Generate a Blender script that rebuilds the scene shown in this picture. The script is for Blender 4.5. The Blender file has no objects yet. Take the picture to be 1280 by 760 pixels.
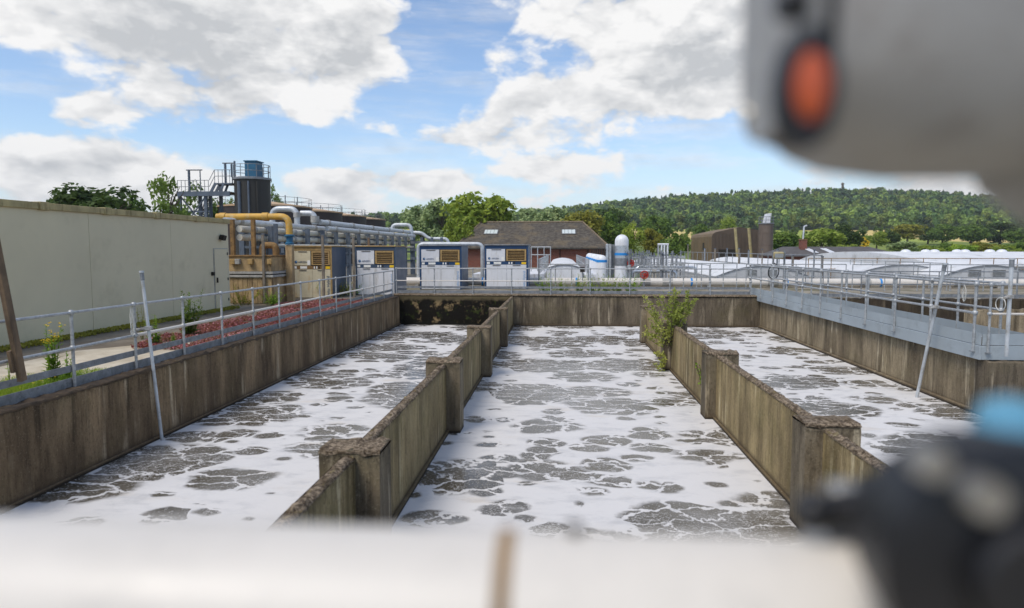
import bpy, math, random
import numpy as np
from mathutils import Vector, Matrix, Euler
random.seed(7); RNG = np.random.default_rng(7)
S = bpy.context.scene
COL = S.collection
R_ = math.radians

# ------------------------------------------------------------------ camera
FPX, CX, CY, EYE = 850.0, 640.0, 380.0, 2.08      # pixels of the 1280x760 photograph, metres
PITCH = math.atan(69 / FPX); YAW = math.atan(61 / FPX * math.cos(PITCH))
cam = bpy.data.cameras.new('camera'); cam_o = bpy.data.objects.new('camera', cam); COL.objects.link(cam_o)
cam_o.location = (0, 0, EYE); cam_o.rotation_euler = (math.pi / 2 - PITCH, 0, YAW)
cam.sensor_width = 36; cam.lens = 36 * FPX / 1280; cam.clip_start = 0.02; cam.clip_end = 9000
cam.dof.use_dof = True; cam.dof.focus_distance = 19; cam.dof.aperture_fstop = 1.25
S.camera = cam_o
_F = np.array([-math.sin(YAW) * math.cos(PITCH), math.cos(YAW) * math.cos(PITCH), -math.sin(PITCH)])
_R = np.array([math.cos(YAW), math.sin(YAW), 0.0]); _U = np.cross(_R, _F); _C = np.array([0, 0, EYE])
def ray(x, y): return _F + _R * (x - CX) / FPX - _U * (y - CY) / FPX
def ony(x, y, Y): d = ray(x, y); return _C + d * (Y / d[1])
def onx(x, y, X): d = ray(x, y); return _C + d * (X / d[0])
def onz(x, y, z): d = ray(x, y); return _C + d * ((z - EYE) / d[2])

# ------------------------------------------------------------------ view, sun, sky
S.view_settings.view_transform = 'Standard'; S.view_settings.look = 'None'
S.view_settings.exposure = 0.22; S.view_settings.gamma = 1.0; S.view_settings.use_curve_mapping = False
SUN_AZ, SUN_EL = R_(-138), R_(57)      # azimuth from +Y towards +X: the sun stands behind the camera's left shoulder
sun = bpy.data.lights.new('sun', 'SUN'); sun.energy = 2.3; sun.angle = R_(26); sun.color = (1, .93, .83)
sun_o = bpy.data.objects.new('sun', sun); COL.objects.link(sun_o); sun_o.location = (-30, -30, 60)
_sd = Vector((math.sin(SUN_AZ) * math.cos(SUN_EL), math.cos(SUN_AZ) * math.cos(SUN_EL), math.sin(SUN_EL)))
sun_o.rotation_euler = _sd.to_track_quat('Z', 'Y').to_euler()

W = bpy.data.worlds.new('World'); S.world = W; W.use_nodes = True
nt = W.node_tree; nt.nodes.clear()
def N(tree, typ, **kw):
    n = tree.nodes.new(typ)
    for k, v in kw.items():
        if k.startswith('i_'):
            key = k[2:]; n.inputs[int(key) if key.isdigit() else key].default_value = v
        else: setattr(n, k, v)
    return n
def math_(tree, op, a, b=None, c=None, clamp=False):
    n = tree.nodes.new('ShaderNodeMath'); n.operation = op; n.use_clamp = clamp
    for i, s in enumerate((a, b, c)):
        if s is None: continue
        if isinstance(s, (int, float)): n.inputs[i].default_value = s
        else: tree.links.new(s, n.inputs[i])
    return n.outputs[0]
def sstep(tree, v, a, b, lo=0.0, hi=1.0):
    n = tree.nodes.new('ShaderNodeMapRange'); n.interpolation_type = 'SMOOTHSTEP'
    n.inputs[1].default_value = a; n.inputs[2].default_value = b
    n.inputs[3].default_value = lo; n.inputs[4].default_value = hi
    tree.links.new(v, n.inputs[0]); return n.outputs[0]
def mix_(tree, f, a, b, typ='MIX'):
    n = tree.nodes.new('ShaderNodeMix'); n.data_type = 'RGBA'; n.blend_type = typ
    for i, s in ((0, f), (6, a), (7, b)):
        if isinstance(s, (int, float)): n.inputs[i].default_value = s
        elif isinstance(s, (tuple, list)): n.inputs[i].default_value = (*s[:3], 1)
        else: tree.links.new(s, n.inputs[i])
    return n.outputs[2]

tc = N(nt, 'ShaderNodeTexCoord'); sep = N(nt, 'ShaderNodeSeparateXYZ'); nt.links.new(tc.outputs['Generated'], sep.inputs[0])
az = math_(nt, 'ARCTAN2', sep.outputs[0], sep.outputs[1]); el = math_(nt, 'ARCSINE', sep.outputs[2])
ae = N(nt, 'ShaderNodeCombineXYZ'); nt.links.new(az, ae.inputs[0]); nt.links.new(el, ae.inputs[1])
den = math_(nt, 'ADD', math_(nt, 'MAXIMUM', sep.outputs[2], 0.0), 0.16)
uv = N(nt, 'ShaderNodeCombineXYZ')
nt.links.new(math_(nt, 'DIVIDE', sep.outputs[0], den), uv.inputs[0]); nt.links.new(math_(nt, 'DIVIDE', sep.outputs[1], den), uv.inputs[1])
def wnoise(vec, scale, detail, rough, off=(0, 0, 0), sc=(1, 1, 1)):
    m = N(nt, 'ShaderNodeMapping'); m.inputs[1].default_value = off; m.inputs[3].default_value = sc; nt.links.new(vec, m.inputs[0])
    n = N(nt, 'ShaderNodeTexNoise', noise_dimensions='2D'); n.inputs['Scale'].default_value = scale; n.inputs['Detail'].default_value = detail; n.inputs['Roughness'].default_value = rough
    nt.links.new(m.outputs[0], n.inputs['Vector']); return n.outputs['Fac']
fine = wnoise(ae.outputs[0], 9.0, 10, .58, (3.1, 7.7, 0), (1, 1.9, 1))
low = wnoise(uv.outputs[0], .55, 3, .5, (11, 4, 0))
acc = math_(nt, 'MULTIPLY', math_(nt, 'SUBTRACT', low, .40), 1.0)
def blobs(lst, acc):
    for (px, py, rx, ry, w) in lst:
        d = ray(px, py); d = d / np.linalg.norm(d)
        a0 = math.atan2(d[0], d[1]); e0 = math.asin(d[2])
        m = N(nt, 'ShaderNodeMapping'); m.vector_type = 'TEXTURE'
        m.inputs[1].default_value = (a0, e0, 0); m.inputs[3].default_value = (rx / FPX, ry / FPX, 1)
        nt.links.new(ae.outputs[0], m.inputs[0])
        g = N(nt, 'ShaderNodeTexGradient', gradient_type='SPHERICAL'); nt.links.new(m.outputs[0], g.inputs[0])
        acc = math_(nt, 'MULTIPLY_ADD', g.outputs['Fac'], w, acc)
    return acc
cover = blobs([(300, 40, 300, 120, 1.2), (90, 25, 170, 60, .6), (440, 75, 120, 90, .6), (90, 140, 120, 40, .6), (110, 205, 230, 44, 1.0), (830, 30, 280, 100, 1.2),
               (720, 130, 190, 52, 1.2), (570, 172, 150, 26, 1.0), (690, 180, 120, 26, .5), (740, 212, 110, 32, .9), (870, 120, 120, 60, .6), (430, 234, 130, 46, 1.5), (545, 229, 70, 22, 1.4), (150, 215, 260, 52, .6), (640, 215, 110, 24, .6), (330, 60, 200, 90, .4), (200, 130, 150, 40, .5),
               (1000, 60, 260, 150, .8), (1120, 235, 160, 30, .5), (930, 240, 130, 16, .5), (40, 250, 160, 30, .5),
               (548, 60, 80, 105, -1.5), (492, 142, 90, 50, -.9), (680, 72, 70, 32, -.7), (330, 185, 200, 32, -1.1), (420, 190, 160, 34, -.8), (15, 92, 90, 40, -1.1), (880, 200, 170, 56, -1.2),
               (640, 228, 80, 20, -.7), (330, 225, 70, 30, -.5)], acc)
def puffs(off, scale=11.0, detail=3):
    m = N(nt, 'ShaderNodeMapping'); m.inputs[1].default_value = off; m.inputs[3].default_value = (1, 1.75, 1); nt.links.new(ae.outputs[0], m.inputs[0])
    w = N(nt, 'ShaderNodeVectorMath', operation='MULTIPLY_ADD'); w.inputs[1].default_value = (.05, .05, 0); nt.links.new(m.outputs[0], w.inputs[2])
    nn = N(nt, 'ShaderNodeTexNoise', noise_dimensions='2D'); nn.inputs['Scale'].default_value = 14; nn.inputs['Detail'].default_value = 5; nt.links.new(m.outputs[0], nn.inputs['Vector']); nt.links.new(nn.outputs['Color'], w.inputs[0])
    v = N(nt, 'ShaderNodeTexVoronoi'); v.voronoi_dimensions = '2D'; v.feature = 'F1'; v.inputs['Scale'].default_value = scale; v.inputs['Detail'].default_value = detail; v.inputs['Roughness'].default_value = .55
    nt.links.new(w.outputs[0], v.inputs['Vector']); return v.outputs['Distance']
puff = puffs((2.2, 1.1, 0)); puff_up = puffs((2.2, 1.1 + .035, 0))
dens = math_(nt, 'ADD', cover, math_(nt, 'MULTIPLY', math_(nt, 'SUBTRACT', fine, .5), 2.2))
dens = math_(nt, 'MULTIPLY_ADD', math_(nt, 'SUBTRACT', .52, puff), .9, dens)
cmask = sstep(nt, dens, -.24, .46)
wisp = math_(nt, 'MULTIPLY', sstep(nt, wnoise(ae.outputs[0], 5, 7, .65, (1, 2, 0), (.6, 4.5, 1)), .42, .8), .5)
cmask = math_(nt, 'MAXIMUM', cmask, wisp)
grey0 = math_(nt, 'MULTIPLY', sstep(nt, dens, .55, 1.25), .55)
grey = blobs([(320, 85, 260, 55, .75), (210, 122, 150, 32, .6), (230, 20, 240, 40, .35), (860, 78, 110, 38, .8), (660, 152, 120, 22, .55), (1050, 70, 150, 60, .5), (640, 175, 120, 14, .3), (120, 165, 120, 14, .3)], grey0)
grey = math_(nt, 'MULTIPLY', grey, sstep(nt, wnoise(ae.outputs[0], 6, 7, .58, (7, 1, 0), (.8, 2.4, 1)), .32, .62))
fine_up = wnoise(ae.outputs[0], 7.0, 5, .55, (3.1, 7.7 + .05, 0), (1, 1.9, 1)); fine_s = wnoise(ae.outputs[0], 7.0, 5, .55, (3.1, 7.7, 0), (1, 1.9, 1))
grey = math_(nt, 'MULTIPLY_ADD', math_(nt, 'SUBTRACT', fine_up, fine_s), .8, grey); grey = math_(nt, 'MULTIPLY_ADD', math_(nt, 'SUBTRACT', puff, puff_up), .7, grey); grey = math_(nt, 'MULTIPLY_ADD', math_(nt, 'SUBTRACT', puff, .45), .25, grey)
grey = math_(nt, 'MAXIMUM', math_(nt, 'MINIMUM', grey, 1.0), 0.0)
sky = N(nt, 'ShaderNodeTexSky'); sky.sky_type = 'NISHITA'; sky.sun_disc = False
sky.sun_elevation = SUN_EL; sky.sun_rotation = SUN_AZ; sky.air_density = 1.0; sky.dust_density = .3; sky.ozone_density = 2.7
SKY_K = .15
ccol = mix_(nt, grey, (.84 / SKY_K, .835 / SKY_K, .83 / SKY_K), (.50 / SKY_K, .515 / SKY_K, .535 / SKY_K))
hz = sstep(nt, el, 0.0, .16, .6, 0.0)
skyc = mix_(nt, hz, mix_(nt, 1.0, sky.outputs[0], (1.0, .985, 1.0), 'MULTIPLY'), (.56 / SKY_K, .66 / SKY_K, .76 / SKY_K))
fin = mix_(nt, cmask, skyc, ccol)
bg = N(nt, 'ShaderNodeBackground'); bg.inputs[1].default_value = SKY_K; nt.links.new(fin, bg.inputs[0])
wo = N(nt, 'ShaderNodeOutputWorld'); nt.links.new(bg.outputs[0], wo.inputs[0])

# ------------------------------------------------------------------ materials
def C(r, g, b):
    f = lambda c: c / 12.92 if c <= .04045 else ((c + .055) / 1.055) ** 2.4
    return tuple(f(v / 255) for v in (r, g, b))
MATS = {}
class MT:
    """one procedural material: node helpers on object-space (world metric) coordinates"""
    def __init__(s, name, rough=.8, metal=0.0, spec=.5):
        s.m = bpy.data.materials.new(name); s.m.use_nodes = True; s.t = s.m.node_tree
        s.b = s.t.nodes['Principled BSDF']; s.b.inputs['Roughness'].default_value = rough; s.b.inputs['Metallic'].default_value = metal
        s.b.inputs['Specular IOR Level'].default_value = spec
        s.g = N(s.t, 'ShaderNodeNewGeometry'); s.pos = s.g.outputs['Position']; MATS[name] = s.m
    def map(s, sc=(1, 1, 1), off=(0, 0, 0), vec=None):
        m = N(s.t, 'ShaderNodeMapping'); m.inputs[3].default_value = sc; m.inputs[1].default_value = off
        s.t.links.new(vec or s.pos, m.inputs[0]); return m.outputs[0]
    def noise(s, scale=1, detail=4, rough=.55, sc=(1, 1, 1), off=(0, 0, 0), vec=None, out='Fac', dist=0):
        n = N(s.t, 'ShaderNodeTexNoise'); n.inputs['Scale'].default_value = scale; n.inputs['Detail'].default_value = detail
        n.inputs['Roughness'].default_value = rough; n.inputs['Distortion'].default_value = dist
        s.t.links.new(s.map(sc, off, vec), n.inputs['Vector']); return n.outputs[out]
    def step(s, v, a, b, lo=0., hi=1.): return sstep(s.t, v, a, b, lo, hi)
    def mix(s, f, a, b, typ='MIX'): return mix_(s.t, f, a, b, typ)
    def math(s, *a, **k): return math_(s.t, *a, **k)
    def z(s):
        n = N(s.t, 'ShaderNodeSeparateXYZ'); s.t.links.new(s.pos, n.inputs[0]); return n.outputs
    def color(s, c):
        if isinstance(c, tuple): s.b.inputs['Base Color'].default_value = (*c, 1)
        else: s.t.links.new(c, s.b.inputs['Base Color'])
        return s
    def rough(s, v): s.t.links.new(v, s.b.inputs['Roughness']); return s
    def bump(s, h, strength=.3, dist=.02):
        n = N(s.t, 'ShaderNodeBump'); n.inputs['Strength'].default_value = strength; n.inputs['Distance'].default_value = dist
        s.t.links.new(h, n.inputs['Height']); s.t.links.new(n.outputs[0], s.b.inputs['Normal']); return s

def mat_plain(name, col, rough=.6, metal=0., var=.25, scale=3, dirt=None, spec=.5, streak=False):
    m = MT(name, rough, metal, spec)
    n = m.noise(scale, 6, .65); c = m.mix(m.step(n, .3, .7), tuple(v * (1 - var) for v in col), tuple(min(v * (1 + var * .5), .95) for v in col))
    if dirt:
        d = m.noise(scale * 2.2, 7, .7, (1, 1, .18) if streak else (1, 1, 1), (5, 3, 1)); c = m.mix(m.math('MULTIPLY', m.step(d, .5, .72), .75), c, dirt)
    m.color(c); m.rough(m.step(n, .2, .8, max(rough - .12, .05), min(rough + .12, 1))); m.bump(m.noise(scale * 9, 3), .12, .004); return m.m

def mat_concrete(name, base, dark, light, moss=.3, rim=-1.25, seed=0.):
    m = MT(name, .92, 0, .25); z = m.z()[2]
    st = m.noise(1.5, 7, .66, (1, 1, .22), (seed, 0, 0)); st2 = m.noise(5.5, 5, .62, (1, 1, .07), (seed + 9, 2, 0)); bl = m.noise(1.1, 6, .7, off=(seed, 4, 0)); bl2 = m.noise(.55, 5, .65, (1, 1, 1.4), (seed + 2, 8, 0)); sel = m.step(m.noise(.8, 3, .5, off=(seed, 1, 5)), .42, .60)
    c = m.mix(m.step(st, .32, .70), dark, base)
    c = m.mix(m.math('MULTIPLY', m.step(bl2, .38, .66), .45), c, tuple(v * .62 for v in base))
    c = m.mix(m.math('MULTIPLY', m.math('MULTIPLY', m.step(st2, .54, .66), .75), sel), c, light)
    run_ = m.math('MULTIPLY', m.step(m.noise(4.2, 6, .64, (1, 1, .05), (seed + 3, 7, 0)), .54, .70), m.step(m.math('ADD', z, m.math('MULTIPLY', m.noise(2.2, 3, .5, (1, 1, .02)), 1.6)), -.35, .35))
    c = m.mix(m.math('MULTIPLY', run_, .75), c, tuple(v * .35 for v in dark))
    gr = m.math('MULTIPLY', m.step(bl, .42, .7), moss); c = m.mix(gr, c, C(96, 92, 44))
    # lichen crust along the top, sludge tide line above the water
    top = m.math('MULTIPLY', m.step(z, -.16, .03), m.step(m.noise(9, 5, .7), .40, .62)); c = m.mix(m.math('MULTIPLY', top, .8), c, tuple(v * .45 for v in dark))
    c = m.mix(m.step(z, rim + .02, rim + .14, .85, 0), c, C(92, 78, 60)); c = m.mix(m.step(z, rim + .01, rim + .06, .9, 0), c, C(36, 30, 24))
    sp = m.noise(30, 4, .75, (1, 1, .55)); c = m.mix(m.math('MULTIPLY', m.step(sp, .50, .70), .55), c, tuple(v * .45 for v in dark)); c = m.mix(m.math('MULTIPLY', m.step(m.noise(46, 3, .7, off=(1, 2, 3)), .58, .72), .35), c, light)
    c = m.mix(m.math('MULTIPLY', m.step(m.noise(13, 5, .66, (1, 1, .10), (seed + 6, 0, 0)), .50, .68), .45), c, tuple(v * .55 for v in dark))
    m.color(c); m.bump(m.math('ADD', m.noise(26, 6, .7), m.math('MULTIPLY', m.noise(5, 4), .8)), .55, .02); return m.m

M_lwall = mat_concrete('weathered_concrete_brown', C(158, 133, 101), C(80, 65, 48), C(206, 186, 154), .14, seed=1)
M_rwall = mat_concrete('weathered_concrete_grey', C(172, 155, 126), C(92, 80, 63), C(226, 210, 178), .18, seed=14)
M_div = mat_concrete('weathered_concrete_ochre', C(178, 158, 116), C(108, 93, 66), C(222, 206, 168), .38, seed=23)
M_pil = mat_concrete('weathered_concrete_pillar', C(148, 135, 112), C(82, 72, 58), C(198, 184, 156), .2, seed=31)
M_back = mat_concrete('weathered_concrete_back', C(128, 115, 96), C(70, 62, 51), C(178, 164, 140), .20, seed=44)
M_wet = mat_concrete('damp_dark_concrete', C(84, 72, 58), C(40, 34, 28), C(120, 106, 86), .15, seed=61)
def mat_moss():
    m = MT('wet_mossy_concrete', .9, 0, .2); z = m.z()[2]
    n = m.noise(2.2, 8, .75, (1, 1, .8)); c = m.mix(m.step(n, .55, .64), C(22, 19, 14), C(140, 120, 86))
    c = m.mix(m.math('MULTIPLY', m.step(m.noise(4, 6, .7), .55, .66), .8), c, C(56, 66, 24))
    c = m.mix(m.step(m.math('ADD', z, m.math('MULTIPLY', n, .5)), .02, .2), c, C(94, 84, 62))
    c = m.mix(m.step(m.math('ADD', z, m.math('MULTIPLY', n, .6)), -.85, -.65, 1, 0), c, C(20, 20, 12))
    m.color(c); m.bump(m.noise(18, 6, .7), .8, .04); return m.m
M_moss = mat_moss()
def mat_crust():
    m = MT('lichen_crusted_concrete', .95, 0, .2)
    n = m.noise(26, 6, .75); c = m.mix(m.step(n, .40, .62), C(74, 62, 50), C(168, 150, 126)); c = m.mix(m.math('MULTIPLY', m.step(m.noise(5, 4), .5, .66), .6), c, C(78, 64, 44))
    m.color(c); m.bump(n, .9, .03); return m.m
M_crust = mat_crust()

def mat_water():
    m = MT('foaming_water', .3, 0, .5); p = m.map((.80, 1.0, 1))
    warp = m.noise(.9, 3, .5, out='Color'); w2 = m.noise(5, 3, .6, out='Color')
    def add(a, b, k):
        n = N(m.t, 'ShaderNodeVectorMath', operation='MULTIPLY_ADD'); m.t.links.new(b, n.inputs[0]); n.inputs[1].default_value = (k, k, 0); m.t.links.new(a, n.inputs[2]); return n.outputs[0]
    def voro(vec, scale, feat='DISTANCE_TO_EDGE', rnd=1.0):
        v = N(m.t, 'ShaderNodeTexVoronoi'); v.voronoi_dimensions = '2D'; v.feature = feat; v.inputs['Scale'].default_value = scale; v.inputs['Randomness'].default_value = rnd; m.t.links.new(vec, v.inputs['Vector']); return v
    rag = m.noise(6, 6, .72); rag2 = m.noise(2.2, 3, .5, off=(3, 3, 0)); gate = m.noise(.30, 3, .5, (1, .9, 1), (3, 8, 0))
    def boils(scale, off, k, grow):
        v = voro(add(add(m.map((.80, 1.0, 1), off), warp, .40), w2, .04), scale, 'F1'); rv = N(m.t, 'ShaderNodeSeparateColor'); m.t.links.new(v.outputs['Color'], rv.inputs[0])
        R = m.math('MULTIPLY_ADD', rv.outputs[0], .42, grow)         # every boil has its own radius
        R = m.math('ADD', R, m.math('MULTIPLY', m.math('SUBTRACT', gate, .5), .75))
        return m.math('SUBTRACT', R, v.outputs['Distance'])
    f1 = boils(.52, (0, 0, 0), 1, .235); f2 = boils(1.5, (5, 7, 0), 1, .09)
    f = m.math('MAXIMUM', f1, m.math('MULTIPLY', f2, .8))
    f = m.math('ADD', f, m.math('ADD', m.math('MULTIPLY', m.math('SUBTRACT', rag, .5), .10), m.math('MULTIPLY', m.math('SUBTRACT', rag2, .5), .16)))
    cells = voro(add(add(m.map((.7, 1.25, 1)), warp, .7), w2, .42), 1.85).outputs['Distance']; veins = voro(add(m.map((.8, 1.3, 1)), w2, .55), 7.0).outputs['Distance']
    rim = m.step(f, .0, .32)
    lane = m.step(m.math('SUBTRACT', m.math('ADD', cells, m.math('MULTIPLY', m.math('SUBTRACT', rag, .5), .07)), m.math('MULTIPLY_ADD', rim, -.062, .088)), -.012, .022)
    vein = m.math('MAXIMUM', m.step(m.math('ADD', veins, m.math('MULTIPLY', m.math('SUBTRACT', rag, .5), .10)), .02, .06), m.step(m.noise(1.3, 3, off=(1, 6, 0)), .44, .56))
    speck = m.step(m.noise(38, 4, .7), .55, .64, 1, .45); 
    open_ = m.math('MULTIPLY', m.step(f, -.02, .07), lane)
    open2 = m.math('MULTIPLY', open_, m.math('MULTIPLY', m.math('MULTIPLY_ADD', vein, .7, .3), speck))
    film = m.step(m.noise(1.1, 6, .7, (1, 1.6, 1), (2, 2, 0)), .50, .74, 0, .30); open2 = m.math('MULTIPLY', open2, m.math('SUBTRACT', 1.0, film))
    scum = m.noise(.7, 6, .65, (1, 2.2, 1), (9, 1, 0)); fg = m.noise(60, 3, .7)
    foam = m.mix(m.math('MULTIPLY', m.step(scum, .55, .75), .6), C(214, 211, 207), C(200, 188, 170))
    foam = m.mix(m.math('MULTIPLY', m.step(fg, .55, .75), .35), foam, C(176, 176, 176))
    foam = m.mix(m.math('MULTIPLY', m.step(m.noise(1.7, 7, .72, (1, 1.8, 1), (6, 2, 0)), .46, .72), .55), foam, C(170, 170, 170))
    deep = m.mix(m.step(m.noise(.5, 3), .35, .65), C(80, 72, 56), C(112, 108, 100))
    m.color(m.mix(open2, foam, deep))
    m.rough(m.math('MULTIPLY_ADD', open2, -.68, .80))
    h = m.math('ADD', m.math('MULTIPLY', open2, -.9), m.math('ADD', m.math('MULTIPLY', m.noise(24, 4, .65), .35), m.math('MULTIPLY', m.noise(2.0, 3), .5)))
    m.bump(h, .24, .02); m.b.inputs['Specular IOR Level'].default_value = .75; m.b.inputs['IOR'].default_value = 1.33; return m.m
M_water = mat_water()

M_galv = mat_plain('galvanised_steel', C(178, 180, 180), .5, .45, .3, 12, C(120, 126, 130))
M_galvd = mat_plain('dull_galvanised_steel', C(140, 143, 146), .6, .35, .3, 6, C(86, 90, 92))
M_walk = mat_plain('pale_blue_grey_steel', C(168, 177, 181), .55, .15, .08, .6, C(140, 146, 148))
M_walkdark = mat_plain('grey_steel_grating', C(92, 86, 74), .85, 0, .4, 14)
M_steel = mat_plain('slate_grey_steel', C(92, 102, 114), .6, .1, .2, 2, C(70, 66, 60))
M_white = mat_plain('white_paint', C(226, 227, 229), .42, 0, .07, 3, C(180, 176, 166), streak=True)
M_whitep = mat_plain('white_pipe_paint', C(214, 207, 196), .45, 0, .06, 5, C(196, 190, 180))
M_clad = mat_plain('pale_pipe_cladding', C(196, 200, 202), .45, .25, .18, 3, C(150, 146, 136))
M_coll = mat_plain('grey_pipe_collar', C(168, 166, 160), .7, 0, .25, 6, C(120, 104, 88))
M_yel = mat_plain('yellow_stained_pipe', C(204, 158, 66), .6, 0, .2, 2.2, C(188, 180, 150))
M_yelw = mat_plain('yellow_streaked_white_pipe', C(205, 200, 184), .55, 0, .15, 2.5, C(196, 150, 62))
M_rust = mat_plain('rusted_steel', C(142, 110, 66), .85, 0, .4, 5, C(76, 50, 32))
M_och = mat_plain('rust_stained_concrete', C(176, 150, 110), .9, 0, .35, 2.6, C(98, 70, 44), streak=True)
M_cab = mat_plain('white_cabinet_paint', C(218, 218, 220), .4, 0, .06, 2, C(186, 182, 174), streak=True)
M_cabc = mat_plain('yellowed_cabinet_paint', C(214, 202, 170), .5, 0, .12, 2, C(182, 140, 74), streak=True)
M_navy = mat_plain('navy_cabinet_paint', C(66, 82, 102), .4, 0, .15, 2)
M_bluegrey = mat_plain('blue_grey_cabinet_paint', C(104, 116, 134), .45, 0, .12, 2)
M_ochr = mat_plain('ochre_louvre_paint', C(178, 146, 92), .6, 0, .25, 6, C(120, 92, 56))
M_dark = mat_plain('dark_louvre_gap', C(40, 34, 26), .8, 0, .3, 5)
M_logo = mat_plain('logo_blue', C(26, 62, 100), .5, 0, .05, 4)
M_logol = mat_plain('logo_pale_blue', C(120, 160, 200), .5, 0, .05, 4)
M_ylab = mat_plain('yellow_label', C(240, 196, 30), .5, 0, .05, 4)
M_wlab = mat_plain('white_label', C(236, 234, 226), .5, 0, .05, 4)
M_blue = mat_plain('bright_blue_tape', C(36, 140, 214), .5, 0, .1, 5)
M_teal = mat_plain('teal_blue_paint', C(34, 96, 128), .55, 0, .2, 3, C(60, 84, 96))
M_tank = mat_plain('dark_olive_tank_steel', C(50, 48, 43), .6, .1, .3, 1.2, C(40, 38, 34), streak=True)
M_btank = mat_plain('dark_brown_tank_steel', C(58, 48, 44), .65, 0, .2, .8, C(42, 36, 32), streak=True)
M_ttop = mat_plain('sandy_tank_top', C(190, 160, 126), .9, 0, .2, 1)
M_bldg = mat_plain('olive_grey_wall_panel', C(210, 200, 168), .5, 0, .07, .45, C(192, 182, 150))
M_coping = mat_plain('lichen_stained_coping', C(176, 162, 118), .9, 0, .25, 3, C(96, 84, 40), streak=True)
M_seam = mat_plain('dark_seam', C(84, 80, 74), .8, 0, .2, 4)
M_wood = mat_plain('weathered_timber', C(116, 96, 74), .85, 0, .35, 5, C(72, 58, 44), streak=True)
M_pole = mat_plain('grey_brown_post', C(128, 118, 104), .8, 0, .3, 6, C(96, 78, 58))
M_brick = None
M_red = mat_plain('red_handwheel_paint', C(176, 52, 40), .5, 0, .2, 5)
M_barn_lit = mat_plain('sunlit_brown_barn_sheeting', C(122, 102, 74), .7, 0, .2, .5, C(100, 84, 62), streak=True)  # barn side and roof: sunlight put into the colour of the sheeting
M_barn_shade = mat_plain('shaded_brown_barn_sheeting', C(86, 73, 60), .7, 0, .2, .6, C(66, 58, 50), streak=True)  # barn front: same sheeting, darkened in colour for the side away from the sun
M_silo = mat_plain('brown_silo_steel', C(110, 96, 84), .65, .1, .2, .8, C(80, 68, 60), streak=True)
M_slate = mat_plain('dark_slate_roof', C(92, 88, 86), .85, 0, .3, 1.2, C(66, 62, 58))
M_cover = mat_plain('white_tank_cover', C(220, 220, 219), .55, 0, .08, .5, C(176, 174, 168))
M_coverend = mat_plain('grey_cover_end', C(196, 196, 195), .55, .1, .1, .7, C(140, 140, 138))
M_alu = mat_plain('brushed_cladding', C(200, 204, 208), .3, .6, .15, 2)
M_black = mat_plain('black_rubber', C(24, 24, 27), .45, 0, .2, 12)
M_bolt = mat_plain('bright_bolt_steel', C(176, 172, 164), .35, .7, .15, 30)
M_act = mat_plain('grey_actuator_paint', C(150, 148, 144), .45, 0, .10, 14, C(112, 104, 96))
M_orange = mat_plain('orange_red_indicator', C(188, 84, 44), .35, 0, .12, 30)
M_sky_blue = mat_plain('sky_blue_cap', C(104, 164, 192), .4, 0, .1, 30)
M_rope = mat_plain('pale_rope', C(214, 212, 204), .8, 0, .15, 40)
M_field = None

def mat_brick():
    m = MT('red_brick', .9, 0, .2); b = N(m.t, 'ShaderNodeTexBrick'); b.inputs['Scale'].default_value = 1
    b.inputs['Color1'].default_value = (*C(128, 66, 50), 1); b.inputs['Color2'].default_value = (*C(104, 52, 42), 1); b.inputs['Mortar'].default_value = (*C(134, 112, 98), 1)
    b.inputs['Brick Width'].default_value = .22; b.inputs['Row Height'].default_value = .075; b.inputs['Mortar Size'].default_value = .01
    s = m.z(); cx = N(m.t, 'ShaderNodeCombineXYZ'); m.t.links.new(m.math('ADD', s[0], s[1]), cx.inputs[0]); m.t.links.new(s[2], cx.inputs[1]); m.t.links.new(cx.outputs[0], b.inputs['Vector'])
    m.color(b.outputs['Color']); return m.m
M_brick = mat_brick()
def mat_tile():
    m = MT('weathered_roof_tile', .95, 0, .1); s = m.z()
    rows = m.math('FRACT', m.math('MULTIPLY', s[2], 9.0)); n = m.noise(2.5, 7, .75); n2 = m.noise(.6, 4)
    c = m.mix(m.step(n, .35, .68), C(70, 65, 59), C(106, 100, 91)); c = m.mix(m.math('MULTIPLY', m.step(n2, .48, .66), .5), c, C(120, 106, 84))
    c = m.mix(m.math('MULTIPLY', m.step(m.noise(12, 3), .64, .72), .6), c, C(186, 168, 140)); c = m.mix(m.step(rows, 0, .16, .35, 0), c, C(44, 38, 34))
    m.color(c); m.bump(rows, .5, .03); return m.m
M_tile = mat_tile()
def mat_louvre_glass():
    m = MT('rooflight_glass', .2, 0, .5); s = m.z(); f = m.math('FRACT', m.math('MULTIPLY', s[0], 2.4)); m.color(m.mix(m.step(f, .08, .14), C(120, 120, 118), C(206, 212, 206))); return m.m
M_rlight = mat_louvre_glass()

def mat_leaf(name, a, b, trans=.35, attr=False):
    m = MT(name, .65, 0, .25); n = m.noise(.55, 4, .6); n2 = m.noise(7, 2)
    c = m.mix(m.step(n, .35, .65), a, b); c = m.mix(m.math('MULTIPLY', n2, .3), c, tuple(v * .5 for v in a))
    if attr:
        at = N(m.t, 'ShaderNodeAttribute'); at.attribute_name = 'tint'; c = at.outputs['Color']
    m.color(c); tr = N(m.t, 'ShaderNodeBsdfTranslucent'); mx = N(m.t, 'ShaderNodeMixShader'); mx.inputs[0].default_value = trans
    if isinstance(c, tuple): tr.inputs[0].default_value = (*c, 1)
    else: m.t.links.new(c, tr.inputs[0])
    out = [x for x in m.t.nodes if x.type == 'OUTPUT_MATERIAL'][0]
    m.t.links.new(m.b.outputs[0], mx.inputs[1]); m.t.links.new(tr.outputs[0], mx.inputs[2]); m.t.links.new(mx.outputs[0], out.inputs[0]); return m.m
L_dark = mat_leaf('dark_green_leaves', C(60, 80, 40), C(92, 112, 52))
L_mid = mat_leaf('mid_green_leaves', C(88, 116, 50), C(130, 152, 66))
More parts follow.
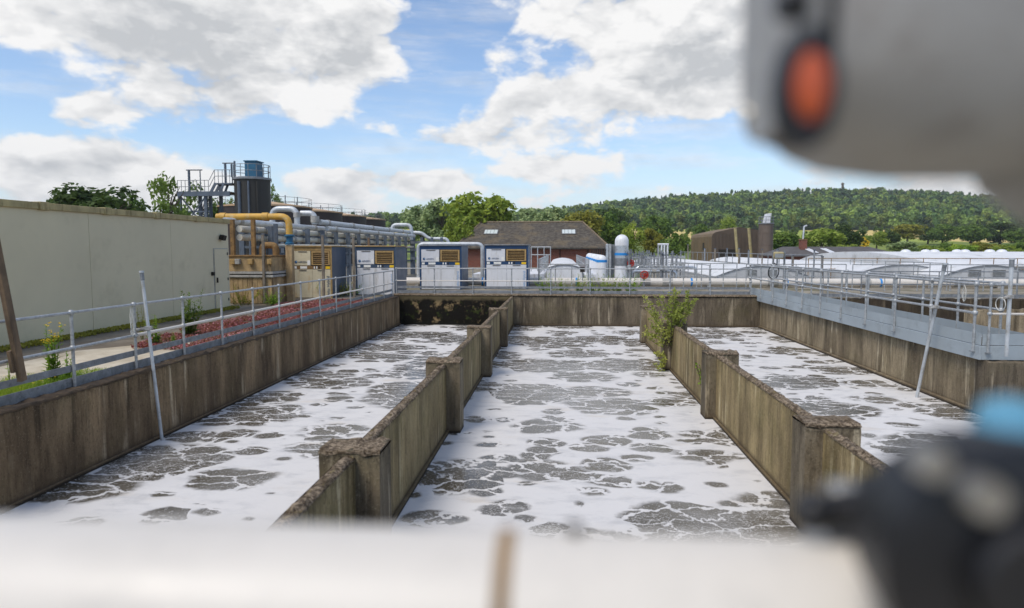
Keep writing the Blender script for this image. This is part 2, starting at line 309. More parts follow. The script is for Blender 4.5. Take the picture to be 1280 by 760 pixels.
L_bright = mat_leaf('bright_green_leaves', C(120, 142, 48), C(164, 178, 70))
L_pale = mat_leaf('pale_grey_green_leaves', C(134, 154, 102), C(178, 192, 132))
L_lime = mat_leaf('lime_green_leaves', C(126, 148, 54), C(166, 180, 80))
L_olive = mat_leaf('olive_green_leaves', C(130, 132, 52), C(170, 164, 68))
L_weed = mat_leaf('fresh_weed_leaves', C(112, 150, 44), C(168, 186, 66))
L_willow = mat_leaf('yellow_green_willow_leaves', C(148, 160, 70), C(200, 200, 104))
L_forest = mat_leaf('woodland_leaves', C(80, 100, 50), C(110, 130, 60), .25, True)
L_pink = mat_leaf('pink_stonecrop_flowers', C(172, 104, 112), C(198, 140, 144), .2)
L_pink2 = mat_leaf('deep_pink_stonecrop', C(134, 80, 68), C(156, 104, 88), .2)
L_redst = mat_leaf('red_brown_stonecrop', C(140, 78, 60), C(128, 104, 62), .2)
L_yellow = mat_leaf('yellow_flower_heads', C(226, 190, 30), C(240, 210, 60), .2)
M_bark = mat_plain('bark', C(92, 80, 66), .9, 0, .35, 6)

# ------------------------------------------------------------------ mesh helpers
OFF = {}
class MB:
    def __init__(s): s.v = []; s.f = []
    def add(s, vs, fs):
        o = len(s.v); s.v += [tuple(map(float, q)) for q in vs]; s.f += [tuple(i + o for i in f) for f in fs]; return s
    def box(s, x0, x1, y0, y1, z0, z1):
        return s.add([(x, y, z) for z in (z0, z1) for y in (y0, y1) for x in (x0, x1)],
                     [(0, 2, 3, 1), (4, 5, 7, 6), (0, 1, 5, 4), (2, 6, 7, 3), (0, 4, 6, 2), (1, 3, 7, 5)])
    def obox(s, c, size, rot):
        h = Vector(size) / 2; M = rot if isinstance(rot, Matrix) else Euler(rot).to_matrix()
        return s.add([Vector(c) + M @ Vector((sx * h.x, sy * h.y, sz * h.z)) for sz in (-1, 1) for sy in (-1, 1) for sx in (-1, 1)],
                     [(0, 2, 3, 1), (4, 5, 7, 6), (0, 1, 5, 4), (2, 6, 7, 3), (0, 4, 6, 2), (1, 3, 7, 5)])
    def beam(s, a, b, w, h):
        a, b = Vector(a), Vector(b); d = b - a; q = d.to_track_quat('Y', 'Z').to_matrix()
        return s.obox((a + b) / 2, (w, d.length, h), q)
    def tube(s, pts, r, n=8):
        P = [Vector(p) for p in pts]; rs = r if isinstance(r, (list, tuple)) else [r] * len(P)
        t0 = (P[1] - P[0]).normalized(); u = t0.orthogonal().normalized(); vs = []; fs = []
        for i, p in enumerate(P):
            t = ((P[min(i + 1, len(P) - 1)] - p).normalized() + (p - P[max(i - 1, 0)]).normalized())
            t = t.normalized() if t.length > 1e-6 else t0
            u = (u - t * u.dot(t)).normalized(); w = t.cross(u)
            vs += [p + (u * math.cos(2 * math.pi * k / n) + w * math.sin(2 * math.pi * k / n)) * rs[i] for k in range(n)]
        for i in range(len(P) - 1):
            for k in range(n):
                a, b = i * n + k, i * n + (k + 1) % n; fs.append((a, b, b + n, a + n))
        fs.append(tuple(range(n - 1, -1, -1))); fs.append(tuple((len(P) - 1) * n + k for k in range(n)))
        return s.add(vs, fs)
    def lathe(s, prof, c=(0, 0, 0), n=24, axis='Z'):
        vs = []; fs = []
        for (r, h) in prof:
            for k in range(n):
                a = 2 * math.pi * k / n; x, y = r * math.cos(a), r * math.sin(a)
                q = (x, y, h) if axis == 'Z' else ((h, x, y) if axis == 'X' else (y, h, x)); vs.append((c[0] + q[0], c[1] + q[1], c[2] + q[2]))
        for i in range(len(prof) - 1):
            for k in range(n):
                a, b = i * n + k, i * n + (k + 1) % n; fs.append((a, b, b + n, a + n))
        fs.append(tuple(range(n - 1, -1, -1))); fs.append(tuple((len(prof) - 1) * n + k for k in range(n)))
        return s.add(vs, fs)
    def ball(s, c, r, n=10, m=6, sc=(1, 1, 1)):
        return s.lathe([(max(r * math.sin(math.pi * i / m), 1e-4) * sc[0], -r * math.cos(math.pi * i / m) * sc[2]) for i in range(m + 1)], c, n)
    def prism(s, poly, a, b, axis='X'):
        """poly of (u, w): axis X -> (t,u,w); Y -> (u,t,w)"""
        q = (lambda t, u, w: (t, u, w)) if axis == 'X' else (lambda t, u, w: (u, t, w)); n = len(poly)
        vs = [q(a, *p) for p in poly] + [q(b, *p) for p in poly]
        return s.add(vs, [tuple(range(n)), tuple(range(2 * n - 1, n - 1, -1))] + [(i, i + n, (i + 1) % n + n, (i + 1) % n) for i in range(n)])
    def build(s, name, mat, parent=None, smooth=True, bevel=0, loc=None):
        v = np.array(s.v); me = bpy.data.meshes.new(name)
        off = OFF[parent.name] if parent else (np.array(loc, float) if loc is not None else np.array([(v[:, 0].min() + v[:, 0].max()) / 2, (v[:, 1].min() + v[:, 1].max()) / 2, v[:, 2].min()]))
        me.from_pydata([tuple(q) for q in v - off], [], s.f); me.materials.append(mat)
        import bmesh
        bm = bmesh.new(); bm.from_mesh(me); bmesh.ops.recalc_face_normals(bm, faces=bm.faces); bm.to_mesh(me); bm.free()
        if smooth:
            me.polygons.foreach_set('use_smooth', [True] * len(me.polygons)); me.set_sharp_from_angle(angle=R_(35))
        o = bpy.data.objects.new(name, me); COL.objects.link(o)
        if parent: o.parent = parent
        else: o.location = off
        OFF[o.name] = off
        if bevel:
            b = o.modifiers.new('bevel', 'BEVEL'); b.width = bevel; b.segments = 2; b.limit_method = 'ANGLE'
        return o
def tag(o, label, cat=None, group=None, kind=None):
    if label: o['label'] = label
    if cat: o['category'] = cat
    if group: o['group'] = group
    if kind: o['kind'] = kind
    return o
def thing(name, label, cat, loc=(0, 0, 0), group=None):
    o = bpy.data.objects.new(name, None); o.empty_display_size = .2; COL.objects.link(o); o.location = loc; OFF[o.name] = np.array(loc, float)
    return tag(o, label, cat, group)
def share(src, name, parent, delta):
    """another part with the same mesh, moved by delta within the thing"""
    o = bpy.data.objects.new(name, src.data); COL.objects.link(o); o.parent = parent; o.location = delta; OFF[o.name] = OFF[src.name]
    for m in src.modifiers:
        b = o.modifiers.new(m.name, m.type); b.width = m.width; b.segments = m.segments; b.limit_method = m.limit_method
    return o
def bend(pts, rad, n=5):
    P = [Vector(p) for p in pts]; out = [P[0]]
    for i in range(1, len(P) - 1):
        a = (P[i - 1] - P[i]); b = (P[i + 1] - P[i]); r = min(rad, a.length * .49, b.length * .49); a.normalize(); b.normalize()
        p0, p2 = P[i] + a * r, P[i] + b * r
        for k in range(n + 1):
            t = k / n; out.append(p0 * (1 - t) ** 2 + P[i] * 2 * t * (1 - t) + p2 * t * t)
    return out + [P[-1]]
def struct(mb, name, mat, smooth=False, loc=(0, 0, 0)): return tag(mb.build(name, mat, None, smooth, loc=loc), None, None, None, 'structure')

def rough_block(x0, x1, y0, y1, z0, z1, step=.13, j=.014, seed=0, crown=True):
    """a cast block whose top arrises are worn and uneven; long axis sampled"""
    rg = np.random.default_rng(seed); along_y = (y1 - y0) >= (x1 - x0); L = (y1 - y0) if along_y else (x1 - x0)
    n = max(2, int(L / step)); mb = MB(); w0, w1 = (x0, x1) if along_y else (y0, y1); t0 = y0 if along_y else x0; e = min(.03, (w1 - w0) * .2)
    prof = [(w0, z0, 0), (w0, z0 + (z1 - z0) * .6, 0), (w0, z1 - e, .4), (w0 + e, z1, 1), ((w0 + w1) / 2, z1 + (.008 if crown else 0), 1), (w1 - e, z1, 1), (w1, z1 - e, .4), (w1, z0 + (z1 - z0) * .6, 0), (w1, z0, 0)]
    k = len(prof); vs = []; fs = []
    for i in range(n + 1):
        t = t0 + L * i / n
        for (w, z, a) in prof:
            dw, dz = rg.normal(0, j * a), rg.normal(0, j * a) - (abs(rg.normal(0, j * 1.6)) if a == .4 and rg.random() < .3 else 0)
            p = (w + dw * .6, z + dz) if a else (w, z); vs.append((p[0], t, p[1]) if along_y else (t, p[0], p[1]))
    for i in range(n):
        for q in range(k):
            a, b = i * k + q, i * k + (q + 1) % k; fs.append((a, b, b + k, a + k))
    fs += [tuple(range(k)), tuple(n * k + q for q in range(k - 1, -1, -1))]
    return mb.add(vs, fs)

# ------------------------------------------------------------------ terrain
RIDGE = [(-900, 288), (300, 286), (470, 280), (500, 276), (640, 272), (700, 264), (750, 257), (800, 252), (850, 247), (900, 246), (1000, 244), (1050, 243), (1100, 245), (1150, 247), (1200, 250), (1280, 252), (1500, 256), (2600, 270)]
def ridge_z(x, Y):
    px = 701 + 850 * x / Y; y = np.interp(px, [a for a, _ in RIDGE], [b for _, b in RIDGE]); return EYE + (311 - y) * 900 / 850 - 9
def hgt(x, y):
    x = np.asarray(x, float); y = np.asarray(y, float)
    t = np.clip((y - 130) / 390, 0, 1); z = 17 * t ** 1.7
    t2 = np.clip((y - 520) / 380, 0, 1); t2 = t2 * t2 * (3 - 2 * t2) * .6 + t2 * .4
    z = z + np.maximum(ridge_z(x, np.maximum(y, 500)) - 17, 0) * t2
    return z + np.where(y > 150, 1.2 * np.sin(x * .013 + y * .004) * np.clip((y - 150) / 200, 0, 1), 0) - np.where(y > 930, (y - 930) * .02, 0)
TX0, TX1, TY0, TY1 = -7.4, 27.4, 4.0, 29.7
def build_ground():
    xs = sorted(set([TX0, TX1] + list(np.linspace(-40, 60, 21)) + list(np.linspace(-700, 1200, 77)) + [-3000, -2000, -1200, 1600, 2200, 3200]))
    ys = sorted(set([TY0, TY1, -2000, -500, -100, -20, 15, 60, 90, 110] + list(np.linspace(130, 960, 56)) + [1100, 1400, 2000, 3500]))
    vs = [(x, y, float(hgt(x, y)) if y > 100 else 0.0) for y in ys for x in xs]; nx = len(xs); fs = []
    for j in range(len(ys) - 1):
        for i in range(nx - 1):
            if xs[i] >= TX0 and xs[i + 1] <= TX1 and ys[j] >= TY0 and ys[j + 1] <= TY1: continue
            fs.append((j * nx + i, j * nx + i + 1, (j + 1) * nx + i + 1, (j + 1) * nx + i))
    m = MT('ground_gravel_grass_fields', .95, 0, .2); s = m.z()
    yard = m.mix(m.step(m.noise(.8, 7, .7), .35, .65), C(120, 112, 98), C(156, 148, 132)); yard = m.mix(m.math('MULTIPLY', m.step(m.noise(.35, 4, .6, off=(4, 4, 0)), .5, .62), .6), yard, C(96, 92, 60))
    grass = m.mix(m.step(m.noise(.02, 3), .4, .6), C(92, 108, 52), C(126, 138, 62))
    fld = m.mix(m.step(m.noise(.011, 2, .4, (1, .35, 1), (40, 3, 0)), .44, .50), C(214, 190, 122), C(150, 164, 70)); fld = m.mix(m.math('MULTIPLY', m.noise(.12, 4), .25), fld, C(150, 140, 84))
    c = m.mix(m.step(s[1], 95, 110), yard, grass); c = m.mix(m.step(s[1], 330, 345), c, fld); c = m.mix(m.step(s[1], 512, 525), c, C(58, 70, 36))
    m.color(c); m.bump(m.noise(18, 5, .7), .5, .03)
    struct(MB().add(vs, fs), 'ground', m.m, True)
build_ground()
# water of the aeration lanes: one sheet, walls and dividers stand in it
wv = MB(); wv.add([(TX0 + .05, TY0, -1.25), (TX1, TY0, -1.25), (TX1, TY1, -1.25), (TX0 + .05, TY1, -1.25)], [(0, 1, 2, 3)])
struct(wv, 'water', M_water)
# paving beside the left wall
def mat_path(name, a, b):
    m = MT(name, .9, 0, .25); m.color(m.mix(m.step(m.noise(.9, 7, .7), .35, .65), a, b)); m.bump(m.noise(40, 4, .7), .4, .008); return m.m
M_path = mat_path('pale_concrete_paving', C(176, 164, 142), C(204, 194, 174)); M_tar = mat_path('dark_paving', C(110, 100, 86), C(140, 130, 114))
struct(MB().add([(-11.42, -3, .004), (-7.42, -3, .004), (-7.42, 29, .004), (-11.42, 29, .004)], [(0, 1, 2, 3)]), 'pavement', M_tar)
struct(MB().add([(-9.6, 3, .008), (-7.42, 3, .008), (-7.42, 14.6, .008), (-8.6, 14.6, .008), (-9.9, 13.0, .008)], [(0, 1, 2, 3, 4)]), 'path', M_path)
# walkway slab under the photographer
sl = MB().box(-9, 12, -2.5, 2.6, 0, .43); struct(sl, 'walkway_slab', M_path)

# ------------------------------------------------------------------ tank walls and dividers
def wall(label, x0, x1, y0, y1, z1, mat, seed, zb=-1.6):
    t = thing('tank_wall', label, 'wall', ((x0 + x1) / 2, (y0 + y1) / 2, zb)); rough_block(x0, x1, y0, y1, zb, z1, .13, .013, seed).build('wall_face', mat, t); return t
lw = wall('long brown stained concrete tank wall below the left railing', -7.4, -7.06, 4.0, 29.4, .0, M_lwall, 1)
MB().box(-7.06, -7.0, 4.0, 29.4, -1.6, -1.19).build('ledge', M_lwall, lw, bevel=.015); M_soil = mat_plain('dark_soil_crust', C(86, 70, 52), .95, 0, .45, 7, C(46, 36, 26)); rough_block(-7.30, -7.055, 4.0, 29.35, -.02, .016, .09, .012, 17).build('soil_crust', M_soil, lw)
bw = thing('tank_wall', 'concrete wall closing the far end of the water lanes', 'wall', (0, 29.6, -1.6))
rough_block(-7.4, -2.1, 29.4, 29.75, -1.6, .04, .13, .013, 3).build('wall_section', M_moss, bw)['label'] = 'black mossy section of wall behind the left lane'
rough_block(-2.1, 8.8, 29.41, 29.75, -1.6, .03, .13, .013, 4).build('wall_section', M_back, bw)
rough_block(8.8, 27.4, 29.42, 29.75, -1.6, .0, .13, .013, 5).build('wall_section', M_wet, bw)
MB().box(-2.0, 8.4, 29.35, 29.42, -1.6, -1.2).build('ledge', M_back, bw, bevel=.015)
cp = rough_block(-7.4, 8.8, 29.38, 29.95, .045, .10, .13, .006, 6); cp.build('coping', M_crust, bw)
rw = wall('grey concrete tank wall with pale drip streaks under the right walkway', 8.45, 8.85, 14.35, 29.4, -.1, M_rwall, 7)
MB().box(8.37, 8.45, 14.35, 29.35, -1.6, -1.17).build('ledge', M_rwall, rw, bevel=.015)
cw = wall('dark concrete cross wall with mossy top at the near end of the right walkway', 8.4, 27.4, 13.9, 14.3, -.13, M_back, 8)
wall('pale concrete stub wall in the basin beyond the right walkway', 14.2, 22, 24.6, 24.95, -.02, M_rwall, 9)
wall('near end wall of the tank under the white pipe', -7.4, 27.4, 3.6, 4.0, .1, M_back, 10)
wall('far right outer wall of the tank', 27.0, 27.4, 4.0, 29.4, .0, M_rwall, 11)

def divider(label, xa, xb, pa, pb, ys, y_near, y_far, flip):
    t = thing('divider_wall', label, 'wall', ((xa + xb) / 2, (y_near + y_far) / 2, -1.6)); edges = [y_near] + ys + ([y_far] if y_far > ys[-1] + .6 else [])
    for i, y in enumerate(edges[:-1]):
        a = y if i == 0 else y + .45; b = edges[i + 1]
        rough_block(xa, xb, a + .003, b - .003, -1.6, -.01 + random.uniform(-.012, .012), .10, .016, 50 + i + 10 * flip).build('wall_panel', M_div, t)
    for i, y in enumerate(ys):
        p = rough_block(pa, pb, y, y + .45, -1.6, .045, .10, .014, 80 + i + 10 * flip).build('pillar', M_pil, t)
        c = rough_block(pa - .004, pb + .004, y - .004, y + .454, .03, .062, .07, .012, 90 + i + 10 * flip); c.build('crust', M_crust, p)
    for i, y in enumerate(edges[:-1]):
        a = y if i == 0 else y + .45; b = edges[i + 1]
        rough_block(xa - .003, xb + .003, a + .004, b - .004, -.03, .006, .08, .010, 20 + i + 10 * flip).build('crust', M_crust, t)
    lx = (xb, xb + .05) if not flip else (xa - .05, xa)
    MB().box(lx[0], lx[1], y_near, y_far, -1.6, -1.2).build('ledge', M_div, t, bevel=.012)
    return t
divider('left concrete divider wall with pillars, reaching the far end wall', -2.18, -2.05, -2.42, -1.80, [6.55, 12.0, 17.4, 22.8], 4.0, 29.4, False)
divider('right concrete divider wall with a shrub growing on its far part', 3.04, 3.17, 2.84, 3.46, [7.95, 13.35, 18.75, 24.1], 4.0, 24.55, True)

# ------------------------------------------------------------------ railings
def railing(label, a, b, n, h=1.12, mid=.58, r=.022, mat=M_galv, toe=(), ball=True, group=None, posts=None, side=(0, 0), cat='railing', midmat=None, name='railing', toemat=None):
    """straight post-and-rail run from a to b; toe = [(z0, z1)] plates"""
    a, b = Vector(a), Vector(b); t = thing(name, label, cat, tuple((a + b) / 2), group); d = (b - a); u = d.normalized()
    ts = posts if posts is not None else [i / n for i in range(n + 1)]; p0 = a + d * ts[0]
    src = MB().tube([p0, p0 + Vector((0, 0, h))], r, 8)
    fl = MB().box(p0.x - .05, p0.x + .05, p0.y - .05, p0.y + .05, p0.z, p0.z + .012)
    ps = src.build('post', mat, t); fb = fl.build('base_plate', M_galvd, ps)
    jb = None
    if ball:
        jb = [MB().ball(p0 + Vector((0, 0, q)), r * 1.95).build('joint', mat, ps) for q in ((h, mid) if mid else (h,))]
    for k in ts[1:]:
        o = share(ps, 'post', t, d * (k - ts[0])); share(fb, 'base_plate', o, (0, 0, 0))
        for j_ in jb or (): share(j_, 'joint', o, (0, 0, 0))
    up = Vector((0, 0, 1))
    MB().tube([a + up * h, b + up * h], r * .95, 8).build('top_rail', mat, t)
    if mid and midmat is not False: MB().tube([a + up * mid, b + up * mid], r * .95, 8).build('mid_rail', midmat or mat, t)
    s = Vector((side[0], side[1], 0))
    for (z0, z1) in toe:
        L = d.length; m = max(1, round(L / 3))
        for i in range(m):
            q0 = a + d * (i / m) + s + u * .006; q1 = a + d * ((i + 1) / m) + s - u * .006
            MB().beam(q0 + up * (z0 + z1) / 2, q1 + up * (z0 + z1) / 2, .012, z1 - z0).build('toe_board', toemat or M_galvd, t)
    return t
# left: y 5 .. 29.5 along the wall top, posts every 1.5 m
railing('galvanised tubular railing with toe boards along the left wall', (-7.28, 5.1, 0), (-7.28, 29.1, 0), 16, 1.13, .60, .024, toe=[(.0, .15), (.24, .34)], side=(-.035, 0), midmat=False)
MB().tube([(-7.28, 11.15, .6), (-7.28, 29.1, .6)], .030, 10).build('mid_rail', M_whitep, bpy.data.objects['railing']); MB().tube([(-7.28, 5.1, .6), (-7.28, 11.14, .6)], .023, 8).build('mid_rail', M_galv, bpy.data.objects['railing'])
railing('galvanised railing along the far end wall in front of the blower cabinets', (-7.25, 29.62, .1), (8.1, 29.62, .1), 9, 1.12, .58, .024, toe=[(.03, .16), (.25, .34)], side=(0, .035), ball=True, midmat=M_whitep)
# right walkway
wk = thing('steel_walkway', 'pale blue-grey steel walkway with grating deck on top of the right wall', 'walkway', (8.75, 22, -.15))
for (x, nm) in ((8.30, 'side_channel'), (9.22, 'side_channel')):
    for k in range(4):
        y0, y1 = 14.0 + k * 4.15, 14.0 + (k + 1) * 4.15 - .012
        MB().box(x, x + .05, y0, y1, -.12, .16).build(nm, M_walk, wk, bevel=.006)
        MB().box(x + .012, x + .022, y0, y1, .175, .40).build('toe_board', M_walk, wk)
for k in range(16):
    y0 = 14.06 + k * 1.03
    MB().box(8.352, 9.218, y0, y0 + 1.02, .12, .155).build('grating_panel', M_walkdark, wk)
MB().box(8.352, 27, 14.0, 14.05, -.12, .16).build('end_channel', M_walk, wk, bevel=.006); MB().box(8.352, 27, 14.012, 14.022, .175, .40).build('toe_board', M_walk, wk)
for k in range(11): MB().box(9.24 + k * 1.6, 9.24 + k * 1.6 + 1.58, 14.06, 14.9, .12, .155).build('grating_panel', M_walkdark, wk)
railing('near railing of the right walkway overlooking the foamy lane', (8.29, 14.2, .02), (8.29, 30.5, .02), 10, 1.36, .78, .029, mat=M_galv, ball=True)
railing('far railing of the right walkway with clamps and ropes', (9.25, 14.95, .1), (9.25, 30.5, .1), 10, 1.26, .70, .028, mat=M_galv, ball=True)
railing('short railing across the near end of the right walkway with a white mid rail', (8.45, 13.99, .02), (18, 13.99, .02), 6, 1.36, .78, .024, mat=M_galv, midmat=M_whitep, ball=True)
railing('railing along the basin edge just beyond the right walkway', (9.6, 29.9, .0), (27, 29.9, .0), 11, 1.12, .58, .024, mat=M_galvd, ball=False, toe=[(.03, .17)])

# ------------------------------------------------------------------ leaning poles and the timber prop
def pole(label, top, bot, r, clamp_at, mat=M_clad):
    t = thing('dip_pole', label, 'pole', tuple(bot)); a, b = Vector(bot), Vector(top); u = (b - a).normalized()
    MB().tube([a, b - u * .12], r, 10).build('shaft', mat, t); MB().tube([b - u * .13, b], r * 1.25, 10).build('sleeve', M_galvd, t); MB().tube([b, b + u * .035], r * 1.5, 10).build('cap', mat, t)
    c = a + u * clamp_at
    MB().obox(c, (.11, .09, .07), (0, 0, .3)).tube([c - Vector((.16, .10, .02)), c + Vector((.02, .03, 0))], .03, 8).build('clamp', M_coll, t, bevel=.008)
    return t
tp = onx(177, 341, -7.18); bt = onx(203, 553, -6.92); bt[2] = -1.3
pole('galvanised dip pole clamped to the left railing and standing in the water', tp, bt, .028, 2.02)
tp = onx(1181, 331, 8.2); bt = onx(1145, 507, 8.0); bt[2] = -1.3
pole('pale dip pole leaning on the right walkway railing, foot in the foam', tp, bt, .035, 2.15)
tp = onx(1265, 325, 8.55); pole('upright pole with black cap at the near corner of the right walkway', (tp[0], tp[1], tp[2]), (tp[0], tp[1], .02), .035, 1.15)
tm = thing('timber_prop', 'leaning weathered timber prop against the left railing', 'timber', (-7.2, 8.0, 0))
a = onx(28, 476, -7.16); b = onx(-14, 262, -7.16); MB().beam(tuple(a), tuple(b), .07, .10).build('plank', M_wood, tm, bevel=.006)
for (q, w) in ((onx(6, 354, -7.21), .3), (onx(15, 452, -7.21), .3)): MB().obox(q, (.05, .07, w), (.15, 0, 0)).build('bracket', M_wood, tm, bevel=.005)

# rope hanks hanging on rails
def hank(label, c, w, h, seed):
    rg = random.Random(seed); pts = []
    for k in range(44):
        a = k * .62; pts.append((c[0] + rg.uniform(-.02, .02), c[1] + math.sin(a) * w * rg.uniform(.5, 1), c[2] - h / 2 - math.cos(a) * h / 2 * rg.uniform(.8, 1)))
    return tag(MB().tube(pts, .004, 5).build('rope_hank', M_rope), label, 'rope')
hank('loose pale rope hank hanging from the left railing beside the dip pole', (-7.26, 11.0, 1.1), .035, .55, 2)
hank('tangled pale rope hanging on the far railing of the right walkway', (9.2, 16.2, 1.28), .08, .42, 5)
cl = [(9.2, 14.9 + .16 * math.cos(k * .4), .92 + .14 * math.sin(k * .4) + .004 * (k // 16)) for k in range(48)]
tag(MB().tube(cl, .008, 6).build('rope_coil', M_rope), 'neat round rope coil hanging near the corner of the right walkway', 'rope')

# ------------------------------------------------------------------ left building
bd = thing('plant_building', 'long flat-roofed olive-grey panel building on the left', 'building', (-15.5, 13, 0))
BX = -11.5; Y1 = 22.92
seams = [Y1 - 3.5 * k for k in range(0, 8)]
for k in range(7):
    MB().box(BX - .12, BX, seams[k + 1] + .006, seams[k] - .006, .0, 2.99).build('wall_panel', M_bldg, bd, bevel=.004)
MB().box(-21, BX - .125, -1.5, Y1 - .13, 0, 2.98).build('core', M_seam, bd, smooth=False)
MB().box(-21, BX - .125, Y1 - .12, Y1, 0, 2.985).build('end_panel', M_bldg, bd)
MB().box(-21.05, BX - .06, -1.55, Y1 - .06, 2.985, 3.03).build('roof', M_slate, bd)
cps = [onx(p, 262, BX)[1] for p in (52, 132, 195, 245)]; cy = [-1.6] + [7.0] + cps + [Y1 + .05]
for k in range(len(cy) - 1):
    MB().box(BX - .28, BX + .06, cy[k] + .01, cy[k + 1] - .01, 2.95, 3.10).build('coping', M_coping, bd, bevel=.01)
    if k: MB().box(BX - .3, BX + .085, cy[k] - .13, cy[k] + .13, 2.935, 3.118).build('coping_joint', M_coping, bd, bevel=.01)
dy0 = onx(267, 312, BX)[1]; dy1 = onx(283, 312, BX)[1]; dz = onx(275, 311.5, BX)[2]
dr = MB().box(BX + .002, BX + .035, dy0, dy1, .05, dz).build('door', M_bldg, bd, bevel=.004)
for (y0, y1, z0, z1) in ((dy0 - .04, dy0 - .008, .05, dz), (dy1 + .008, dy1 + .04, .05, dz), (dy0 - .04, dy1 + .04, dz + .005, dz + .03)): MB().box(BX + .002, BX + .02, y0, y1, z0, z1).build('door_frame', M_coll, dr)
MB().box(BX + .036, BX + .075, dy0 + .06, dy0 + .11, .95, 1.12).build('handle', M_dark, dr); 
for z in (.3, 1.0, dz - .2): MB().box(BX + .036, BX + .055, dy1 - .05, dy1 - .01, z, z + .09).build('hinge', M_dark, dr)
lp = onx(275, 297, BX)
ll = MB().obox((BX + .1, lp[1], lp[2]), (.16, .2, .17), (0, .3, 0)).build('lamp', M_dark, bd, bevel=.01); MB().box(BX + .0, BX + .06, lp[1] - .02, lp[1] + .02, lp[2] - .02, lp[2] + .02).build('bracket', M_dark, ll)
MB().box(BX + .002, BX + .08, dy0 - .22, dy0 - .12, 1.2, 1.32).build('switch_box', M_dark, bd)

# ------------------------------------------------------------------ stained concrete chamber
ch = thing('concrete_chamber', 'rust-streaked ochre concrete chamber between the building and the blowers', 'chamber', (-11.5, 26, 0))
q0 = ony(287, 380, 25)[0]; q1 = ony(341, 380, 25)[0]
MB().box(q0, q1, 25, 26.4, 0, 1.0).build('lower_wall', M_och, ch, bevel=.02)
for i in range(9):
    x = q0 + (q1 - q0) * (i + .5) / 9; MB().box(x - .085, x + .085, 24.96, 24.998, .02, .98).build('board', M_och, ch)
MB().box(q0 - .05, q1 + .08, 24.9, 26.45, 1.003, 1.09).build('flange', M_coll, ch, bevel=.01); MB().box(q0 - .05, q1 + .08, 24.9, 26.45, 1.13, 1.22).build('flange', M_coll, ch, bevel=.01); MB().box(q0, q1, 24.99, 26.4, 1.09, 1.13).build('gasket', M_dark, ch)
MB().box(q0, q1 - .02, 25.0, 26.4, 1.223, 1.78).build('upper_wall', M_och, ch, bevel=.02); MB().box(q0 - .04, q1 + .03, 24.95, 26.42, 1.783, 1.84).build('top_slab', M_rust, ch, bevel=.01)
for (px, m_) in ((291, M_ochr), (297, M_coll), (313, M_ochr), (337, M_ochr)):
    e = ony(px, 327, 24.9); MB().box(e[0] - .09, e[0] + .09, 24.85, 24.998, e[2] - .1, e[2] + .1).build('switch_box', m_, ch, bevel=.01)
e = ony(331, 312, 26); f = ony(347, 330, 26)
tag(MB().tube(bend([(e[0] - .1, 26, 1.84), (e[0] - .1, 26, 2.22), (f[0] - .05, 26, 2.22), (f[0] - .05, 26, 1.84)], .22), .13, 12).build('vent_bend', M_rust), 'rusty ochre swan-neck vent pipe on top of the stained chamber', 'pipe')

# ------------------------------------------------------------------ pipe rack and pipes
RX = -12.1
rk = thing('pipe_rack', 'slate-grey steel pipe rack running away behind the blower cabinets', 'pipe rack', (RX, 40, 0))
rys = [27.8 + 2.07 * k for k in range(14)]
pm = MB().box(RX - .09, RX + .09, rys[0] - .09, rys[0] + .09, 0, 3.02).build('post', M_steel, rk); pm2 = MB().box(RX - 1.3, RX - 1.14, rys[0] - .08, rys[0] + .08, 0, 3.02).build('post', M_steel, rk)
bm_ = [MB().box(RX - 1.138, RX - .095, rys[0] - .06, rys[0] + .06, z - .1, z).build('cross_beam', M_steel, rk) for z in (2.2, 2.7, 3.0)]
for y in rys[1:]:
    for o in (pm, pm2): share(o, 'post', rk, (0, y - rys[0], 0))
    for o in bm_: share(o, 'cross_beam', rk, (0, y - rys[0], 0))
for z in (1.9, 1.2): MB().box(RX - .05, RX + .05, rys[0] + .1, rys[-1], z - .12, z).build('side_rail', M_steel, rk)
for px in (291, 317, 345):
    Y = {291: 25.5, 317: 25.8, 345: 27.4}[px]; e = ony(px, 300, Y)
    tag(MB().box(e[0] - .07, e[0] + .07, Y - .07, Y + .07, 1.84 if px < 345 else 0, 3.2 if px < 345 else 3.1).build('stanchion', M_rust if px < 340 else M_steel), {291: 'rust-coloured stanchion on the stained chamber beside the building corner', 317: 'rusty stanchion in the middle of the stained chamber', 345: 'grey stanchion just behind the right end of the stained chamber'}[px], 'post')
def pipe(label, pts, r, mat, rad=.4, collars=(), name='process_pipe', cr=1.22, cl_=.12, cmat=None):
    t = thing(name, label, 'pipe', tuple(pts[0])); P = bend(pts, rad); MB().tube(P, r, 14).build('pipe_run', mat, t)
    for (p, d) in collars:
        p, d = Vector(p), Vector(d).normalized(); MB().tube([p - d * cl_, p + d * cl_], r * cr, 14).build('collar', cmat or M_coll, t)
    return t
def run(label, z, x, y0, y1, r, mat, step=4.14, **k):
    return pipe(label, [(x, y0, z), (x, y1, z)], r, mat, collars=[((x, y, z), (0, 1, 0)) for y in np.arange(y0 + 1.2, y1, step)], **k)
run('upper outer insulated pipe running along the rack into the distance', 3.42, RX + .0, 33.6, 55, .135, M_clad)
run('second insulated pipe from the top of the rack', 3.12, RX + .18, 34.2, 55, .125, M_clad)
run('thick pale pipe on the middle tier of the rack', 2.85, RX - .30, 25.6, 55, .13, M_yelw)
run('pale pipe on the lower tier of the rack', 2.52, RX - .30, 25.6, 55, .125, M_yelw)
run('lowest thin pipe along the rack', 2.22, RX + .17, 27.9, 55, .07, M_yelw)
run('grey pipe at the back of the rack top tier', 3.16, RX - .75, 25.4, 55, .13, M_clad)
e0 = ony(271, 271, 26.2); e1 = ony(361, 268, 26.2); e2 = ony(361, 293, 26.2)
